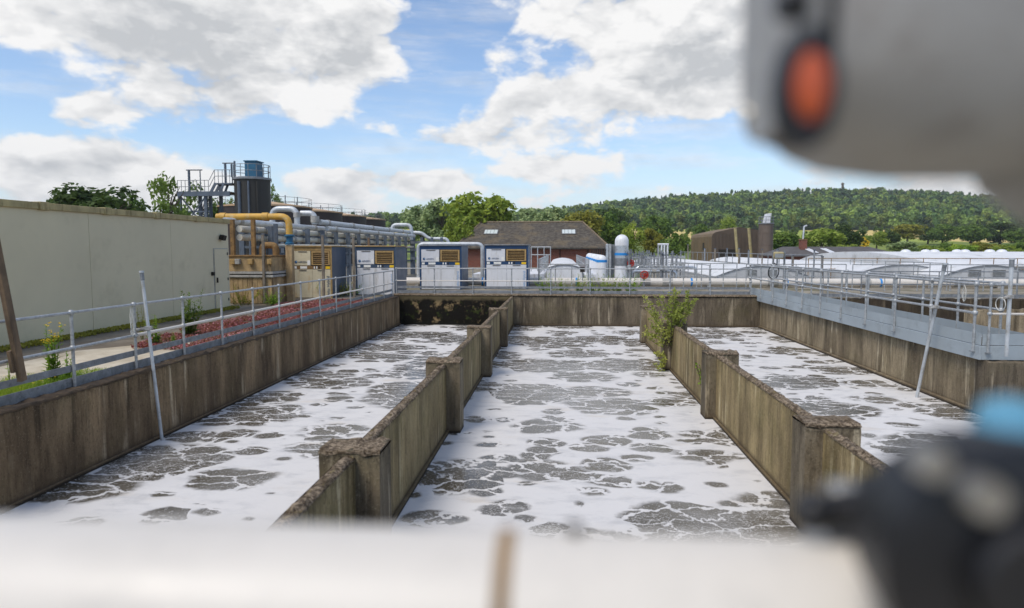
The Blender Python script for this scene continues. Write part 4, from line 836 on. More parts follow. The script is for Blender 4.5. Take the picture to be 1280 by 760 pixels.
MB().tube([(ony(822, 305.5, 40)[0], 40, ony(829, 305.5, 40)[2]), (ony(836, 305.5, 40)[0], 40, ony(829, 305.5, 40)[2])], .06, 6).build('top_bar', M_white, wf)
# railings between the covers
def rl(label, a, b, n, h=1.1, z=.0, mat=M_galv, **k): return railing(label, (a[0], a[1], z), (b[0], b[1], z), n, h, h * .52, .024, mat=mat, ball=False, **k)
rl('railing in front of the long vaulted cover ending in a rounded corner', (ony(838, 340, 34.6)[0], 34.6), (ony(921, 340, 34.6)[0], 34.6), 5, 1.35)
rl('railing running away along the left side of the long vaulted cover', (7.5, 35), (7.5, 62), 14, 1.25)
rl('receding railing on the right side of the long vaulted cover', (13.0, 35), (13.0, 75), 18, 1.75, mat=M_galvd)
rl('rusty railing in front of the broad white cover', (16.4, 46.5), (34, 46.5), 12, 1.45, mat=M_rust)
rl('galvanised railing left of the louvred right-hand vault', (19.3, 35.5), (19.3, 47), 7, 1.35)
rl('railing across the front of the right-hand vault', (14.5, 35), (27, 35), 8, 1.3)
rl('railing beyond the header pipe between the vaults', (9.4, 35.3), (14.3, 35.3), 4, 1.3)
for i, (px, pt, Y) in enumerate(((860, 306, 66), (881, 311, 55), (894, 311, 55), (909, 311, 55), (924, 311, 55), (936, 313, 52), (953, 312, 50), (972, 312, 44), (991, 320, 40), (1018, 313, 44), (1028, 321, 40))):
    g = ony(px, pt, Y); t = thing('lamp_post' if i in (1, 3, 5) else 'marker_post', ['slim post left of the brown barn', 'slim post under the left part of the barn', 'slim post beside the barn doorway', 'slim post under the barn middle', 'slim post under the barn right part', 'slim post left of the silo foot', 'slim post in front of the brown silo', 'slim post holding the pale flood light', 'short grey post right of the flood light', 'thin tall rod in front of the slate roof', 'short grey post left of the broad white cover'][i], 'post', (g[0], Y, 0))
    MB().tube([(g[0], Y, 0), (g[0], Y, g[2])], .07 if i % 3 else .05, 8).build('shaft', M_galvd if i % 2 else M_pole, t); MB().tube([(g[0], Y, g[2]), (g[0], Y, g[2] + .05)], .09, 8).build('cap', M_steel, t)
fl = thing('flood_light', 'pale flood light box on twin posts in front of the brown silo', 'light', tuple(ony(973, 330, 33.9))); g = ony(973, 319, 33.9)
MB().obox((g[0], 33.9, g[2]), (.46, .24, .3), (.25, 0, 0)).build('housing', M_coping, fl, bevel=.03); MB().obox((g[0], 33.79, g[2] - .02), (.4, .02, .2), (.25, 0, 0)).build('lens', M_clad, fl)
for px in (967, 981): x = ony(px, 330, 33.9)[0]; MB().tube([(x, 33.98, 0), (x, 33.98, ony(px, 313, 33.9)[2])], .05, 8).build('post', M_galvd, fl)
ab = thing('cable_loop', 'black cable loop hanging by the flood light posts', 'cable', tuple(ony(968, 350, 33.6))); g = ony(967, 338, 33.6)
MB().tube([(g[0] + .25 * math.sin(k * .5) , 33.6, g[2] + .35 * math.cos(k * .5) - .01 * k) for k in range(14)], .025, 6).build('cable', M_black, ab)

# ------------------------------------------------------------------ barn, silo, bungalow, monument
BY = 100.0
b_ = lambda px, py, Y=BY: ony(px, py, Y)
bn = thing('barn', 'brown sheeted barn with its left side coloured paler as sunlit', 'barn', (b_(920, 310)[0], BY + 7, 0))
xl_, xm_, xr2 = b_(890, 300)[0], b_(924, 300)[0], b_(951, 300)[0]; z1_, z2_, z3_ = b_(890, 291)[2], b_(924, 283.8)[2], b_(951, 288)[2]
gp = [(xl_, 0), (xl_, z1_ - .5), (xl_ + .12, z1_ - .15), (xl_ + .5, z1_ + .08), (xm_, z2_), (xr2, z3_), (xr2, 0)]
MB().prism(gp, BY, BY + .15, 'Y').build('front_wall', M_barn_shade, bn, smooth=False)
for k in range(12):
    x = xl_ + .4 + k * (xr2 - xl_ - .6) / 12; MB().box(x, x + .06, BY - .05, BY - .002, 0, z1_ - .1).build('rib', M_barn_shade, bn)
MB().prism([(xl_, 0), (xl_, z1_ - .5), (xl_ + .12, z1_ - .15), (xl_ + .3, z1_ - .05), (xl_ + .3, 0)], BY + .16, BY + 16, 'Y').build('side_wall', M_barn_lit, bn, smooth=False)
MB().prism([(xl_ + .12, z1_ - .14), (xl_ + .5, z1_ + .09), (xm_, z2_ + .01), (xr2, z3_ + .01), (xr2, z3_ - .2), (xl_ + .5, z1_ - .14)], BY + .16, BY + 16, 'Y').build('roof', M_barn_lit, bn, smooth=False)
for k in range(14):
    y = BY + .6 + k * 1.1; MB().box(xl_ - .04, xl_ - .002, y, y + .07, 0, z1_ - .55).build('rib', M_barn_lit, bn)
MB().box(b_(898, 316)[0], b_(919, 316)[0], BY - .06, BY - .052, 0, 2.0).build('doorway', M_dark, bn); MB().box(xl_ - .06, xl_ - .045, BY + 5, BY + 6.2, 1.9, 3.0).build('window', M_dark, bn)
for i, (pa, pb) in enumerate(((919, 923), (936, 940))): tag(MB().tube([(b_(pa, 284, 97)[0], 97, b_(pa, 285, 97)[2]), (b_(pb, 318, 97)[0], 97, 0)], .2, 8).build('leaning_pole', M_coping), ['left leaning mossy pole in front of the barn', 'right leaning mossy pole in front of the barn'][i], 'pole')
sx = ony(957, 300, 95)[0]; sr = (ony(966, 300, 95)[0] - ony(948, 300, 95)[0]) / 2; sz = ony(957, 280, 95)[2]
si = thing('silo', 'brown steel silo with railed top and white hopper beside the barn', 'silo', (sx, 95, 0)); MB().lathe([(sr, 0), (sr, sz)], (sx, 95, 0), 28).build('shell', M_silo, si)
for z in (1.2, 2.6, 4.2): MB().lathe([(sr + .03, z), (sr + .03, z + .1)], (sx, 95, 0), 28).build('hoop', M_silo, si)
MB().lathe([(sr + .1, sz), (sr + .1, sz + .12)], (sx, 95, 0), 28).build('top_deck', M_galvd, si)
for k in range(10): a = 2 * math.pi * k / 10; MB().tube([(sx + sr * math.cos(a), 95 + sr * math.sin(a), sz + .1), (sx + sr * math.cos(a), 95 + sr * math.sin(a), sz + .95)], .035, 5).build('guard_post', M_galvd, si)
for z in (.5, .95): MB().tube([(sx + sr * math.cos(2 * math.pi * k / 20), 95 + sr * math.sin(2 * math.pi * k / 20), sz + z) for k in range(21)], .035, 5).build('guard_rail', M_galvd, si)
MB().add([(sx - .35, 94.7, sz + .12), (sx + .5, 94.7, sz + .12), (sx + .5, 95.5, sz + .12), (sx - .35, 95.5, sz + .12), (sx - .1, 94.7, sz + 1.35), (sx + .6, 94.7, sz + 1.45), (sx + .6, 95.5, sz + 1.45), (sx - .1, 95.5, sz + 1.35)], [(0, 1, 5, 4), (1, 2, 6, 5), (2, 3, 7, 6), (3, 0, 4, 7), (4, 5, 6, 7), (0, 3, 2, 1)]).build('hopper', M_white, si, bevel=.03)
VY = 78.0; v_ = lambda px, py, Y=VY: ony(px, py, Y)
bg_ = thing('bungalow', 'low bungalow with dark slate roof and red brick chimney', 'house', (v_(1060, 315)[0], VY + 4, 0)); xa, xb = v_(974, 318)[0], v_(1135, 318)[0]; zr = v_(1060, 308.3, VY + 4)[2]
MB().box(xa + .4, xb - .4, VY + .4, VY + 7.6, 0, 1.3).build('wall', M_brick, bg_, smooth=False)
MB().add([(xa, VY, 1.3), (xb, VY, 1.3), (xb, VY + 8, 1.3), (xa, VY + 8, 1.3), (xa + 1.6, VY + 4, zr), (xb - 2.5, VY + 4, zr), (xa, VY, 1.2), (xb, VY, 1.2), (xb, VY + 8, 1.2), (xa, VY + 8, 1.2)], [(0, 1, 5, 4), (1, 2, 5), (2, 3, 4, 5), (3, 0, 4), (0, 6, 7, 1), (1, 7, 8, 2), (2, 8, 9, 3), (3, 9, 6, 0), (6, 9, 8, 7)]).build('roof', M_slate, bg_, smooth=False)
x = v_(1003.5, 305, VY + 3)[0]; cz = v_(1003, 300, VY + 3)[2]; ck = MB().box(x - .35, x + .35, VY + 2.6, VY + 3.3, 1.8, cz).build('chimney', M_brick, bg_); MB().box(x - .4, x + .4, VY + 2.55, VY + 3.35, cz, cz + .1).build('chimney_cap', M_rust, ck)
MB().tube(bend([(x, VY + 3, cz + .1), (x + .08, VY + 3, v_(1004, 283, VY + 3)[2]), (x + .4, VY + 3, v_(1006, 282, VY + 3)[2])], .15), .1, 8).build('flue_pipe', M_clad, ck)
sa = math.atan2(zr - 1.3, 4)
for px in (1012, 1016, 1033, 1037): MB().obox((v_(px, 314, VY + 2)[0], VY + 2, 1.3 + (zr - 1.3) * .5 + .06), (.28, 1.9, .06), (sa, 0, .25)).build('rooflight', M_white, bg_)
mx_ = ony(1053, 240, 890)[0]; mz = float(hgt(mx_, 890)); mo = thing('monument', 'tiny stone column on the crest of the wooded hill', 'monument', (mx_, 890, mz)); MB().box(mx_ - 3, mx_ + 3, 887, 893, mz - 1, mz + 4).build('plinth', M_pil, mo); MB().lathe([(1.6, mz + 4), (1.3, mz + 17), (1.9, mz + 17.2), (1.9, mz + 18.2), (.6, mz + 19.5)], (mx_, 890, 0), 12).build('column', M_pil, mo)

# ------------------------------------------------------------------ vegetation
def leaf_cloud(n, seed, clumps, leaf, shell=.55, sparse=0.0, lobes=None):
    """n leaf quads on clump surfaces inside a unit-ish crown (radius 1, z 0..2). returns verts (n*4,3)"""
    rg = np.random.default_rng(seed); c = rg.normal(size=(clumps, 3)); c /= np.linalg.norm(c, axis=1)[:, None]
    c *= (shell + (1 - shell) * rg.random((clumps, 1)) ** .5) * .72; c[:, 2] *= 1.0; cr = rg.uniform(.22, .42, clumps) * (1 - sparse * .4)
    k = rg.integers(0, clumps, n); d = rg.normal(size=(n, 3)); d /= np.linalg.norm(d, axis=1)[:, None]; d[:, 2] = np.where(rg.random(n) < .45, np.abs(d[:, 2]), d[:, 2])
    p = c[k] + d * (cr[k] * (.55 + .5 * rg.random(n)))[:, None]
    nrm = d * .8 + rg.normal(size=(n, 3)) * .55 + np.array([0, 0, .35]); nrm /= np.linalg.norm(nrm, axis=1)[:, None]
    a = np.cross(nrm, rg.normal(size=(n, 3))); a /= np.linalg.norm(a, axis=1)[:, None]; b = np.cross(nrm, a)
    s = leaf * rg.uniform(.6, 1.3, (n, 1)); p[:, 2] += 1.0
    q = np.stack([p - a * s, p + b * s * .62, p + a * s, p - b * s * .62], 1); return q.reshape(-1, 3)
def quads_mesh(name, v, mat, tint=None):
    n = len(v) // 4; me = bpy.data.meshes.new(name); me.vertices.add(len(v)); me.vertices.foreach_set('co', np.ascontiguousarray(v, dtype=np.float32).ravel())
    me.loops.add(n * 4); me.loops.foreach_set('vertex_index', np.arange(n * 4, dtype=np.int32)); me.polygons.add(n); me.polygons.foreach_set('loop_start', np.arange(0, n * 4, 4, dtype=np.int32))
    me.update(calc_edges=True); me.materials.append(mat)
    if tint is not None:
        at_ = me.attributes.new('tint', 'FLOAT_COLOR', 'POINT'); at_.data.foreach_set('color', np.ascontiguousarray(tint, dtype=np.float32).ravel())
    return me
CROWNS = {}
def crown_mesh(kind, mat):
    key = (kind, mat.name)
    if key not in CROWNS:
        k, sd = kind; par = {'round': (3400, 30, .075, .6, 0), 'sparse': (1300, 26, .062, .5, .6), 'bush': (2600, 22, .075, .5, 0), 'tall': (3200, 34, .07, .45, .1)}[k]
        v = leaf_cloud(par[0], sd, par[1], par[2], par[3], par[4])
        if k == 'tall': v[:, :2] *= (1.12 - .42 * np.clip(v[:, 2:3] / 2, 0, 1))
        if k == 'bush': v[:, 2] = np.where(v[:, 2] < .9, .9 - (.9 - v[:, 2]) * .75, v[:, 2])
        CROWNS[key] = quads_mesh('crown', v, mat)
    return CROWNS[key]
TRUNKS = {}
def trunk_mesh(sd):
    if sd not in TRUNKS:
        rg = random.Random(sd); mb = MB(); mb.tube([(0, 0, -.1), (.02, .01, .5), (.0, .03, 1.0), (.03, 0, 1.6)], [.09, .07, .05, .015], 7)
        for k in range(7):
            a = rg.uniform(0, 6.28); z = rg.uniform(.45, 1.2); L = rg.uniform(.4, .75); mb.tube([(0, 0, z), (math.cos(a) * L * .5, math.sin(a) * L * .5, z + .28), (math.cos(a) * L, math.sin(a) * L, z + .5)], [.04, .025, .008], 5)
        me = bpy.data.meshes.new('trunk'); me.from_pydata(mb.v, [], mb.f); me.materials.append(M_bark); TRUNKS[sd] = me
    return TRUNKS[sd]
def tree(px, ytop, wpx, Y, kind, mat, label, group='trees behind the works', cat='tree', name='tree', low=.22):
    x = ony(px, 300, Y)[0]; gz = float(hgt(x, Y)); zt = ony(px, ytop, Y)[2]; H = max(zt - gz, 1.0); w = wpx * Y / 850 / 2 / .92
    t = thing(name, label, cat, (x, Y, gz), group); cr = bpy.data.objects.new('crown', crown_mesh(kind, mat)); COL.objects.link(cr); cr.parent = t
    lo = H * low if kind[0] != 'bush' else 0; cr.location = (0, 0, lo); cr.scale = (w, w, (H - lo) / 1.93); cr.rotation_euler = (0, 0, random.uniform(0, 6.28))
    tr = bpy.data.objects.new('trunk', trunk_mesh(hash(label) % 3)); COL.objects.link(tr); tr.parent = t; tr.scale = (w * .8, w * .8, H * .5); return t
T = tree
T(128, 228, 125, 42, ('round', 1), L_dark, 'dark green spreading tree above the left building roof'); T(82, 240, 50, 45, ('round', 2), L_dark, 'low dark tree crown at the left, peeping over the building roof'); T(170, 243, 40, 46, ('round', 3), L_mid, 'small tree crown between the dark tree and the sparse tree')
T(212, 211, 66, 52, ('sparse', 4), L_mid, 'sparse see-through tree left of the steel platform'); T(252, 226, 56, 66, ('sparse', 5), L_mid, 'sparse tree showing through the steel platform'); T(285, 250, 50, 68, ('round', 6), L_mid, 'green tree low behind the platform stairs'); T(341, 226, 40, 72, ('tall', 7), L_mid, 'narrow tree just right of the dark tank')
T(529, 255, 62, 132, ('round', 8), L_pale, 'grey-green tree at the far end of the pipe rack'); T(552, 248, 58, 126, ('round', 9), L_pale, 'pale tree left of the big bright tree'); T(600, 236, 92, 88, ('round', 31), L_bright, 'big bright green tree behind the brick building', low=.1)
T(572, 262, 40, 80, ('bush', 11), L_bright, 'low bright foliage at the foot of the big tree'); T(655, 256, 54, 128, ('round', 12), L_pale, 'pale tree above the brick building roof, left of centre'); T(690, 257, 56, 124, ('round', 8), L_pale, 'soft grey-green tree above the brick roof ridge'); T(674, 262, 40, 140, ('round', 13), L_mid, 'mid green tree between two pale trees above the roof')
T(727, 262, 58, 112, ('round', 9), L_olive, 'olive yellow tree above the right end of the brick roof'); T(764, 266, 46, 116, ('round', 10), L_mid, 'green tree directly behind the domed silencer'); T(792, 276, 36, 102, ('tall', 7), L_bright, 'bright upright tree right of the domed silencer'); T(816, 283, 32, 106, ('round', 12), L_olive, 'small yellow-green tree right of the bright upright tree'); T(846, 286, 38, 92, ('bush', 11), L_mid, 'round green bush left of the brown barn')
T(760, 256, 52, 210, ('round', 13), L_dark, 'dark tree behind the silencer at the hill foot'); T(822, 268, 44, 190, ('round', 8), L_mid, 'tree at the hill foot above the spindles'); T(875, 280, 26, 230, ('round', 2), L_mid, 'small round tree beside the straw field'); T(909, 271, 24, 215, ('round', 9), L_lime, 'lime green round tree above the barn roof')
T(980, 288, 38, 120, ('round', 1), L_mid, 'tree right of the brown silo'); T(1027, 284, 58, 128, ('bush', 14), L_lime, 'broad lime green tree behind the brick chimney'); T(1056, 280, 48, 150, ('round', 10), L_dark, 'dark round tree behind the slate roof'); T(1062, 302, 38, 108, ('bush', 11), L_lime, 'low lime bush above the slate roof')
T(1096, 288, 28, 205, ('round', 12), L_lime, 'pale lime tree at the field edge'); T(1113, 289, 24, 215, ('round', 3), L_dark, 'small dark round tree at the field edge'); T(1134, 278, 38, 270, ('round', 13), L_olive, 'olive tree standing on the field'); T(1132, 301, 44, 150, ('bush', 14), L_pale, 'grey-green bush beyond the slate roof')
T(1076, 296, 20, 190, ('bush', 22), L_yellow, 'bright yellow bush at the field edge')
for i, (px, yt, w, Y, m_, lab) in enumerate(((1162, 306, 32, 120, L_lime, 'lime bush behind the broad cover, left'), (1180, 303, 40, 140, L_mid, 'green bush behind the broad cover'), (1205, 305, 40, 128, L_weed, 'bright bush behind the broad cover, in the middle'), (1232, 302, 42, 136, L_olive, 'olive bush behind the broad cover'), (1258, 306, 34, 120, L_lime, 'lime bush behind the broad cover, right'), (1279, 302, 40, 140, L_mid, 'green bush at the right edge of the picture'))):
    T(px, yt, w, Y, ('bush', 14 + i % 3 * 4), m_, lab, 'bushes behind the broad cover', 'bush', 'bush')
for i, (px, yt, w, Y, m_, lab) in enumerate(((1178, 279, 34, 290, L_mid, 'mid green tree on the right-hand field'), (1160, 284, 30, 300, L_dark, 'dark tree among the fields on the right'), (1214, 281, 40, 280, L_mid, 'spreading tree on the far right field'), (1250, 278, 44, 300, L_dark, 'dark tree near the right edge on the field'), (1276, 284, 36, 270, L_mid, 'tree at the right edge on the field'), (1010, 296, 26, 250, L_mid, 'small tree left of the brick chimney'))):
    T(px, yt, w, Y, ('round', 1 + i), m_, lab, 'field trees', low=.05)

def forest():
    rg = np.random.default_rng(21); lib = [leaf_cloud(210, 100 + k, 5, .20, .3) for k in range(8)]; V = []; TI = []
    cols = np.array([C(84, 108, 60), C(104, 126, 64), C(120, 140, 70), C(134, 150, 74), C(92, 108, 70), C(116, 126, 62), C(76, 96, 62)]); cnt = 0
    rows = []
    y = 518.0
    while y < 925: 
        x0, x1 = -.40 * y, .82 * y; n = int((x1 - x0) / 9.5); rows += [(x0 + (i + rg.uniform(-.4, .4)) * 9.5, y + rg.uniform(-4, 4)) for i in range(n)]; y += 9.0 if y < 700 else 11
    # hedges and clumps between the fields
    for (Y, xa_, xb_) in ((345, -140, 330), (430, 60, 150), (470, 190, 330), (395, 220, 330)):
        rows += [(x, Y + rg.uniform(-6, 6)) for x in np.arange(xa_, xb_, 7.0) if rg.random() < (.75 if Y != 345 else .9)]
    for (x, yy) in rows:
        z = float(hgt(x, yy)); hedge = yy < 500; r = rg.uniform(2.6, 3.6) if hedge else rg.uniform(3.8, 8.6); h = rg.uniform(4.5, 7.5) if hedge else rg.uniform(9.5, 15); conif = (not hedge) and yy > 800 and rg.random() < .5
        v = lib[rg.integers(8)].copy(); a = rg.uniform(0, 6.28); ca, sa_ = math.cos(a), math.sin(a); v[:, :2] = v[:, :2] @ np.array([[ca, sa_], [-sa_, ca]])
        if conif: v[:, :2] *= np.clip(1.15 - v[:, 2:3] / 2.2, .2, 1) * .8
        v = v * np.array([r, r, h / 1.9]) + np.array([x, yy, z + h * .02]); V.append(v)
        c = cols[rg.integers(len(cols))] * rg.uniform(1.0, 1.6) if not conif else np.array(C(72, 90, 60)) * rg.uniform(1.0, 1.4)
        if hedge: c = np.array(C(96, 116, 54)) * rg.uniform(.7, 1.2)
        tt = np.ones((len(v), 4)); tt[:, :3] = c * np.repeat(rg.uniform(.8, 1.2, (len(v) // 4, 1)), 4, 0); TI.append(tt)
    me = quads_mesh('woodland', np.concatenate(V), L_forest, np.concatenate(TI)); o = bpy.data.objects.new('woodland', me); COL.objects.link(o)
    tag(o, 'mixed woodland covering the long hill on the horizon', 'woodland', None, 'stuff')
forest()

def stalk_plant(label, base, h, n_stem, spread, leafmat, nl, ls, seed, group=None, flower=None, name='weed_plant', cat='plant'):
    rg = random.Random(seed); t = thing(name, label, cat, tuple(base), group); st = MB(); lv = []; fl_ = []
    for k in range(n_stem):
        a = rg.uniform(0, 6.28); d = rg.uniform(0, spread); hh = h * rg.uniform(.6, 1); p0 = Vector(base) + Vector((math.cos(a) * d * .25, math.sin(a) * d * .25, 0)); p1 = Vector(base) + Vector((math.cos(a) * d, math.sin(a) * d, hh)); st.tube([p0, (p0 + p1) / 2 + Vector((rg.uniform(-.02, .02), rg.uniform(-.02, .02), 0)), p1], [.008, .006, .003], 5)
        for j in range(nl):
            f = (j + rg.random()) / nl; q = p0.lerp(p1, .08 + .92 * f); an = rg.uniform(0, 6.28); L = ls * (1.25 - .75 * f) * rg.uniform(.7, 1.2); u = Vector((math.cos(an), math.sin(an), rg.uniform(.1, .7))).normalized(); w = u.cross(Vector((0, 0, 1))).normalized() * L * .2
            lv += [q, q + u * L * .5 + w, q + u * L, q + u * L * .5 - w]
        if flower:
            for j in range(7): q = p1 + Vector((rg.uniform(-.05, .05), rg.uniform(-.05, .05), rg.uniform(-.04, .04))); fl_ += [q + Vector((.02, 0, 0)), q + Vector((0, .02, .01)), q - Vector((.02, 0, 0)), q - Vector((0, .02, -.01))]
    st.build('stem', leafmat, t)
    me = quads_mesh('leaves', np.array([tuple(x) for x in lv]) - OFF[t.name], leafmat); o = bpy.data.objects.new('leaves', me); COL.objects.link(o); o.parent = t
    if fl_: me = quads_mesh('flowers', np.array([tuple(x) for x in fl_]) - OFF[t.name], flower); o = bpy.data.objects.new('flowers', me); COL.objects.link(o); o.parent = t
    return t
g = onx(66, 468, -7.75); stalk_plant('tall leafy ragwort weed behind the left railing', (-7.75, g[1], 0.0), 1.0, 8, .16, L_weed, 44, .12, 1, flower=L_yellow)
g = onx(84, 465, -7.8); stalk_plant('shorter weed right beside the tall ragwort', (-7.8, g[1], .0), .5, 4, .12, L_weed, 26, .1, 2)
g = onx(10, 470, -7.8); stalk_plant('slim weed behind the timber prop', (-7.8, g[1], .0), .55, 2, .05, L_weed, 22, .08, 3)
g = onx(236, 415, -8.7); stalk_plant('bushy green weed in front of the building panel seam', (-8.7, g[1], .0), 1.15, 13, .34, L_mid, 40, .16, 4)
g = onx(195, 423, -8.6); stalk_plant('green weed growing at the edge of the pink stonecrop', (-8.6, g[1], .0), .7, 7, .2, L_weed, 30, .13, 5)
g = onx(178, 422, -9.6); stalk_plant('dry brown-topped dock stems near the building wall', (-9.6, g[1], .0), .95, 4, .3, L_olive, 12, .1, 6)
g = onx(217, 425, -8.2); stalk_plant('small light green weed in the stonecrop', (-8.2, g[1], .0), .35, 4, .12, L_weed, 16, .09, 7)
for i, (px, py, h, lab) in enumerate(((388, 371, .9, 'weedy stems in front of the yellowed cabinet, left clump'), (400, 372, .7, 'weedy stems in front of the yellowed cabinet, right clump'), (424, 371, .85, 'weeds below the navy side of the yellowed cabinet'), (437, 369, .6, 'weeds between the first and second cabinets'), (303, 378, .8, 'weeds at the foot of the stained chamber, left'), (340, 377, .6, 'weeds at the foot of the stained chamber, right'))):
    g = onz(px, py, 0) if px > 360 else ony(px, 383, 24.4); g[2] = 0; stalk_plant(lab, tuple(g), h, 20, .95, L_weed if i % 2 else L_olive, 13, .15, 20 + i)
for i, (px, lab) in enumerate(((684, 'grassy weeds behind the far railing, leftmost tuft'), (702, 'second tuft of weeds behind the far railing'), (722, 'third tuft of weeds behind the far railing'), (741, 'fourth tuft of weeds behind the far railing'), (757, 'fifth tuft of weeds behind the far railing'), (774, 'yellow-green tuft below the domed silencer'), (787, 'last tuft of weeds right of the domed silencer'))):
    g = ony(px, 362, 31.2); stalk_plant(lab, (g[0], 31.2, 0), .75 if i % 2 else 1.0, 15, .8, L_lime if i % 3 else L_weed, 20, .17, 40 + i, 'weeds behind the far railing')

def ground_cover(name, label, poly, n, h, ls, mats, seed):
    """low plants scattered inside a polygon; one object per flowering mass"""
    rg = np.random.default_rng(seed); P = np.array(poly); lo, hi = P.min(0), P.max(0); pts = []
    while len(pts) < n:
        q = lo + (hi - lo) * rg.random(2); c = False; j = len(P) - 1
        for i in range(len(P)):
            if ((P[i, 1] > q[1]) != (P[j, 1] > q[1])) and (q[0] < (P[j, 0] - P[i, 0]) * (q[1] - P[i, 1]) / (P[j, 1] - P[i, 1]) + P[i, 0]): c = not c
            j = i
        if c and math.sin(q[0] * 3.1 + q[1] * 1.7) + math.sin(q[0] * 1.3 - q[1] * 2.9) > -1.25 + rg.random() * .5: pts.append(q)
    pts = np.array(pts); k = len(mats); part = rg.integers(0, k, n); root = thing(name, label, 'ground cover', (float(P[:, 0].mean()), float(P[:, 1].mean()), .008)); root['kind'] = 'stuff'
    for m in range(k):
        q = pts[part == m]; c = len(q); z = h * (.25 + .75 * rg.random(c)); nrm = rg.normal(size=(c, 3)) * .7 + np.array([0, 0, 1]); nrm /= np.linalg.norm(nrm, axis=1)[:, None]; a = np.cross(nrm, rg.normal(size=(c, 3))); a /= np.linalg.norm(a, axis=1)[:, None]; b = np.cross(nrm, a); s = ls * rg.uniform(.6, 1.3, (c, 1)); p = np.column_stack([q, z])
        v = np.stack([p - a * s, p + b * s * .7, p + a * s, p - b * s * .7], 1).reshape(-1, 3) - OFF[root.name]; o = bpy.data.objects.new(['blossom', 'foliage', 'shoots'][m], quads_mesh(name, v, mats[m])); COL.objects.link(o); o.parent = root; o['kind'] = 'stuff'
ground_cover('stonecrop_mat', 'pink flowering stonecrop mat between the left railing and the building', [(-7.5, 13.2), (-8.9, 13.4), (-9.6, 16.5), (-9.4, 20), (-10.4, 24.5), (-9.5, 26.5), (-7.5, 26.5)], 42000, .10, .026, [L_pink, L_redst, L_pink2], 3)
ground_cover('grass_tuft_mat', 'green grass with yellow flowers beside the timber prop', [(-7.46, 7.0), (-8.5, 7.0), (-8.5, 9.2), (-7.9, 10.6), (-7.46, 11.0)], 5000, .16, .04, [L_yellow, L_weed, L_mid], 5) if False else None
def grass_patch():
    rg = np.random.default_rng(9); n = 6500; x = -7.46 - rg.random(n) ** 1.5 * 1.1; y = 6.8 + rg.random(n) * 4.2; h = rg.uniform(.06, .2, n) * np.clip((11.3 - y) / 2, .4, 1); a = rg.uniform(0, 6.28, n); w = .006; dx, dy = np.cos(a) * w, np.sin(a) * w; lx, ly = rg.normal(0, .05, n), rg.normal(0, .05, n); z0 = np.full(n, .01)
    v = np.stack([np.column_stack([x - dx, y - dy, z0]), np.column_stack([x + dx, y + dy, z0]), np.column_stack([x + lx + dx * .2, y + ly + dy * .2, h]), np.column_stack([x + lx - dx * .2, y + ly - dy * .2, h])], 1).reshape(-1, 3)
    o = bpy.data.objects.new('grass', quads_mesh('grass', v, L_weed)); COL.objects.link(o); tag(o, 'rough green grass beside the timber prop behind the left railing', 'grass', None, 'stuff')
    k = 90; fx = -7.5 - rg.random(k); fy = 7 + rg.random(k) * 3.6; fz = rg.uniform(.12, .2, k); s = .018; f = np.stack([np.column_stack([fx - s, fy, fz]), np.column_stack([fx, fy - s, fz]), np.column_stack([fx + s, fy, fz]), np.column_stack([fx, fy + s, fz])], 1).reshape(-1, 3)
    o = bpy.data.objects.new('wildflowers', quads_mesh('wildflowers', f, L_yellow)); COL.objects.link(o); tag(o, 'small yellow wildflowers in the grass by the timber prop', 'flowers', None, 'stuff')
grass_patch()
def moss_strip():
    rg = np.random.default_rng(19); n = 7000; y = 4 + rg.random(n) * 19; x = -11.46 + rg.random(n) ** 2 * .35; z = .02 + rg.random(n) * .07; p = np.column_stack([x, y, z]); nr = rg.normal(size=(n, 3)); nr /= np.linalg.norm(nr, axis=1)[:, None]; a = np.cross(nr, rg.normal(size=(n, 3))); a /= np.linalg.norm(a, axis=1)[:, None]; b = np.cross(nr, a); s = .03
    v = np.stack([p - a * s, p - b * s, p + a * s, p + b * s], 1).reshape(-1, 3); o = bpy.data.objects.new('moss', quads_mesh('moss', v, L_olive)); COL.objects.link(o); tag(o, 'mossy strip along the foot of the left building', 'moss', None, 'stuff')
moss_strip()

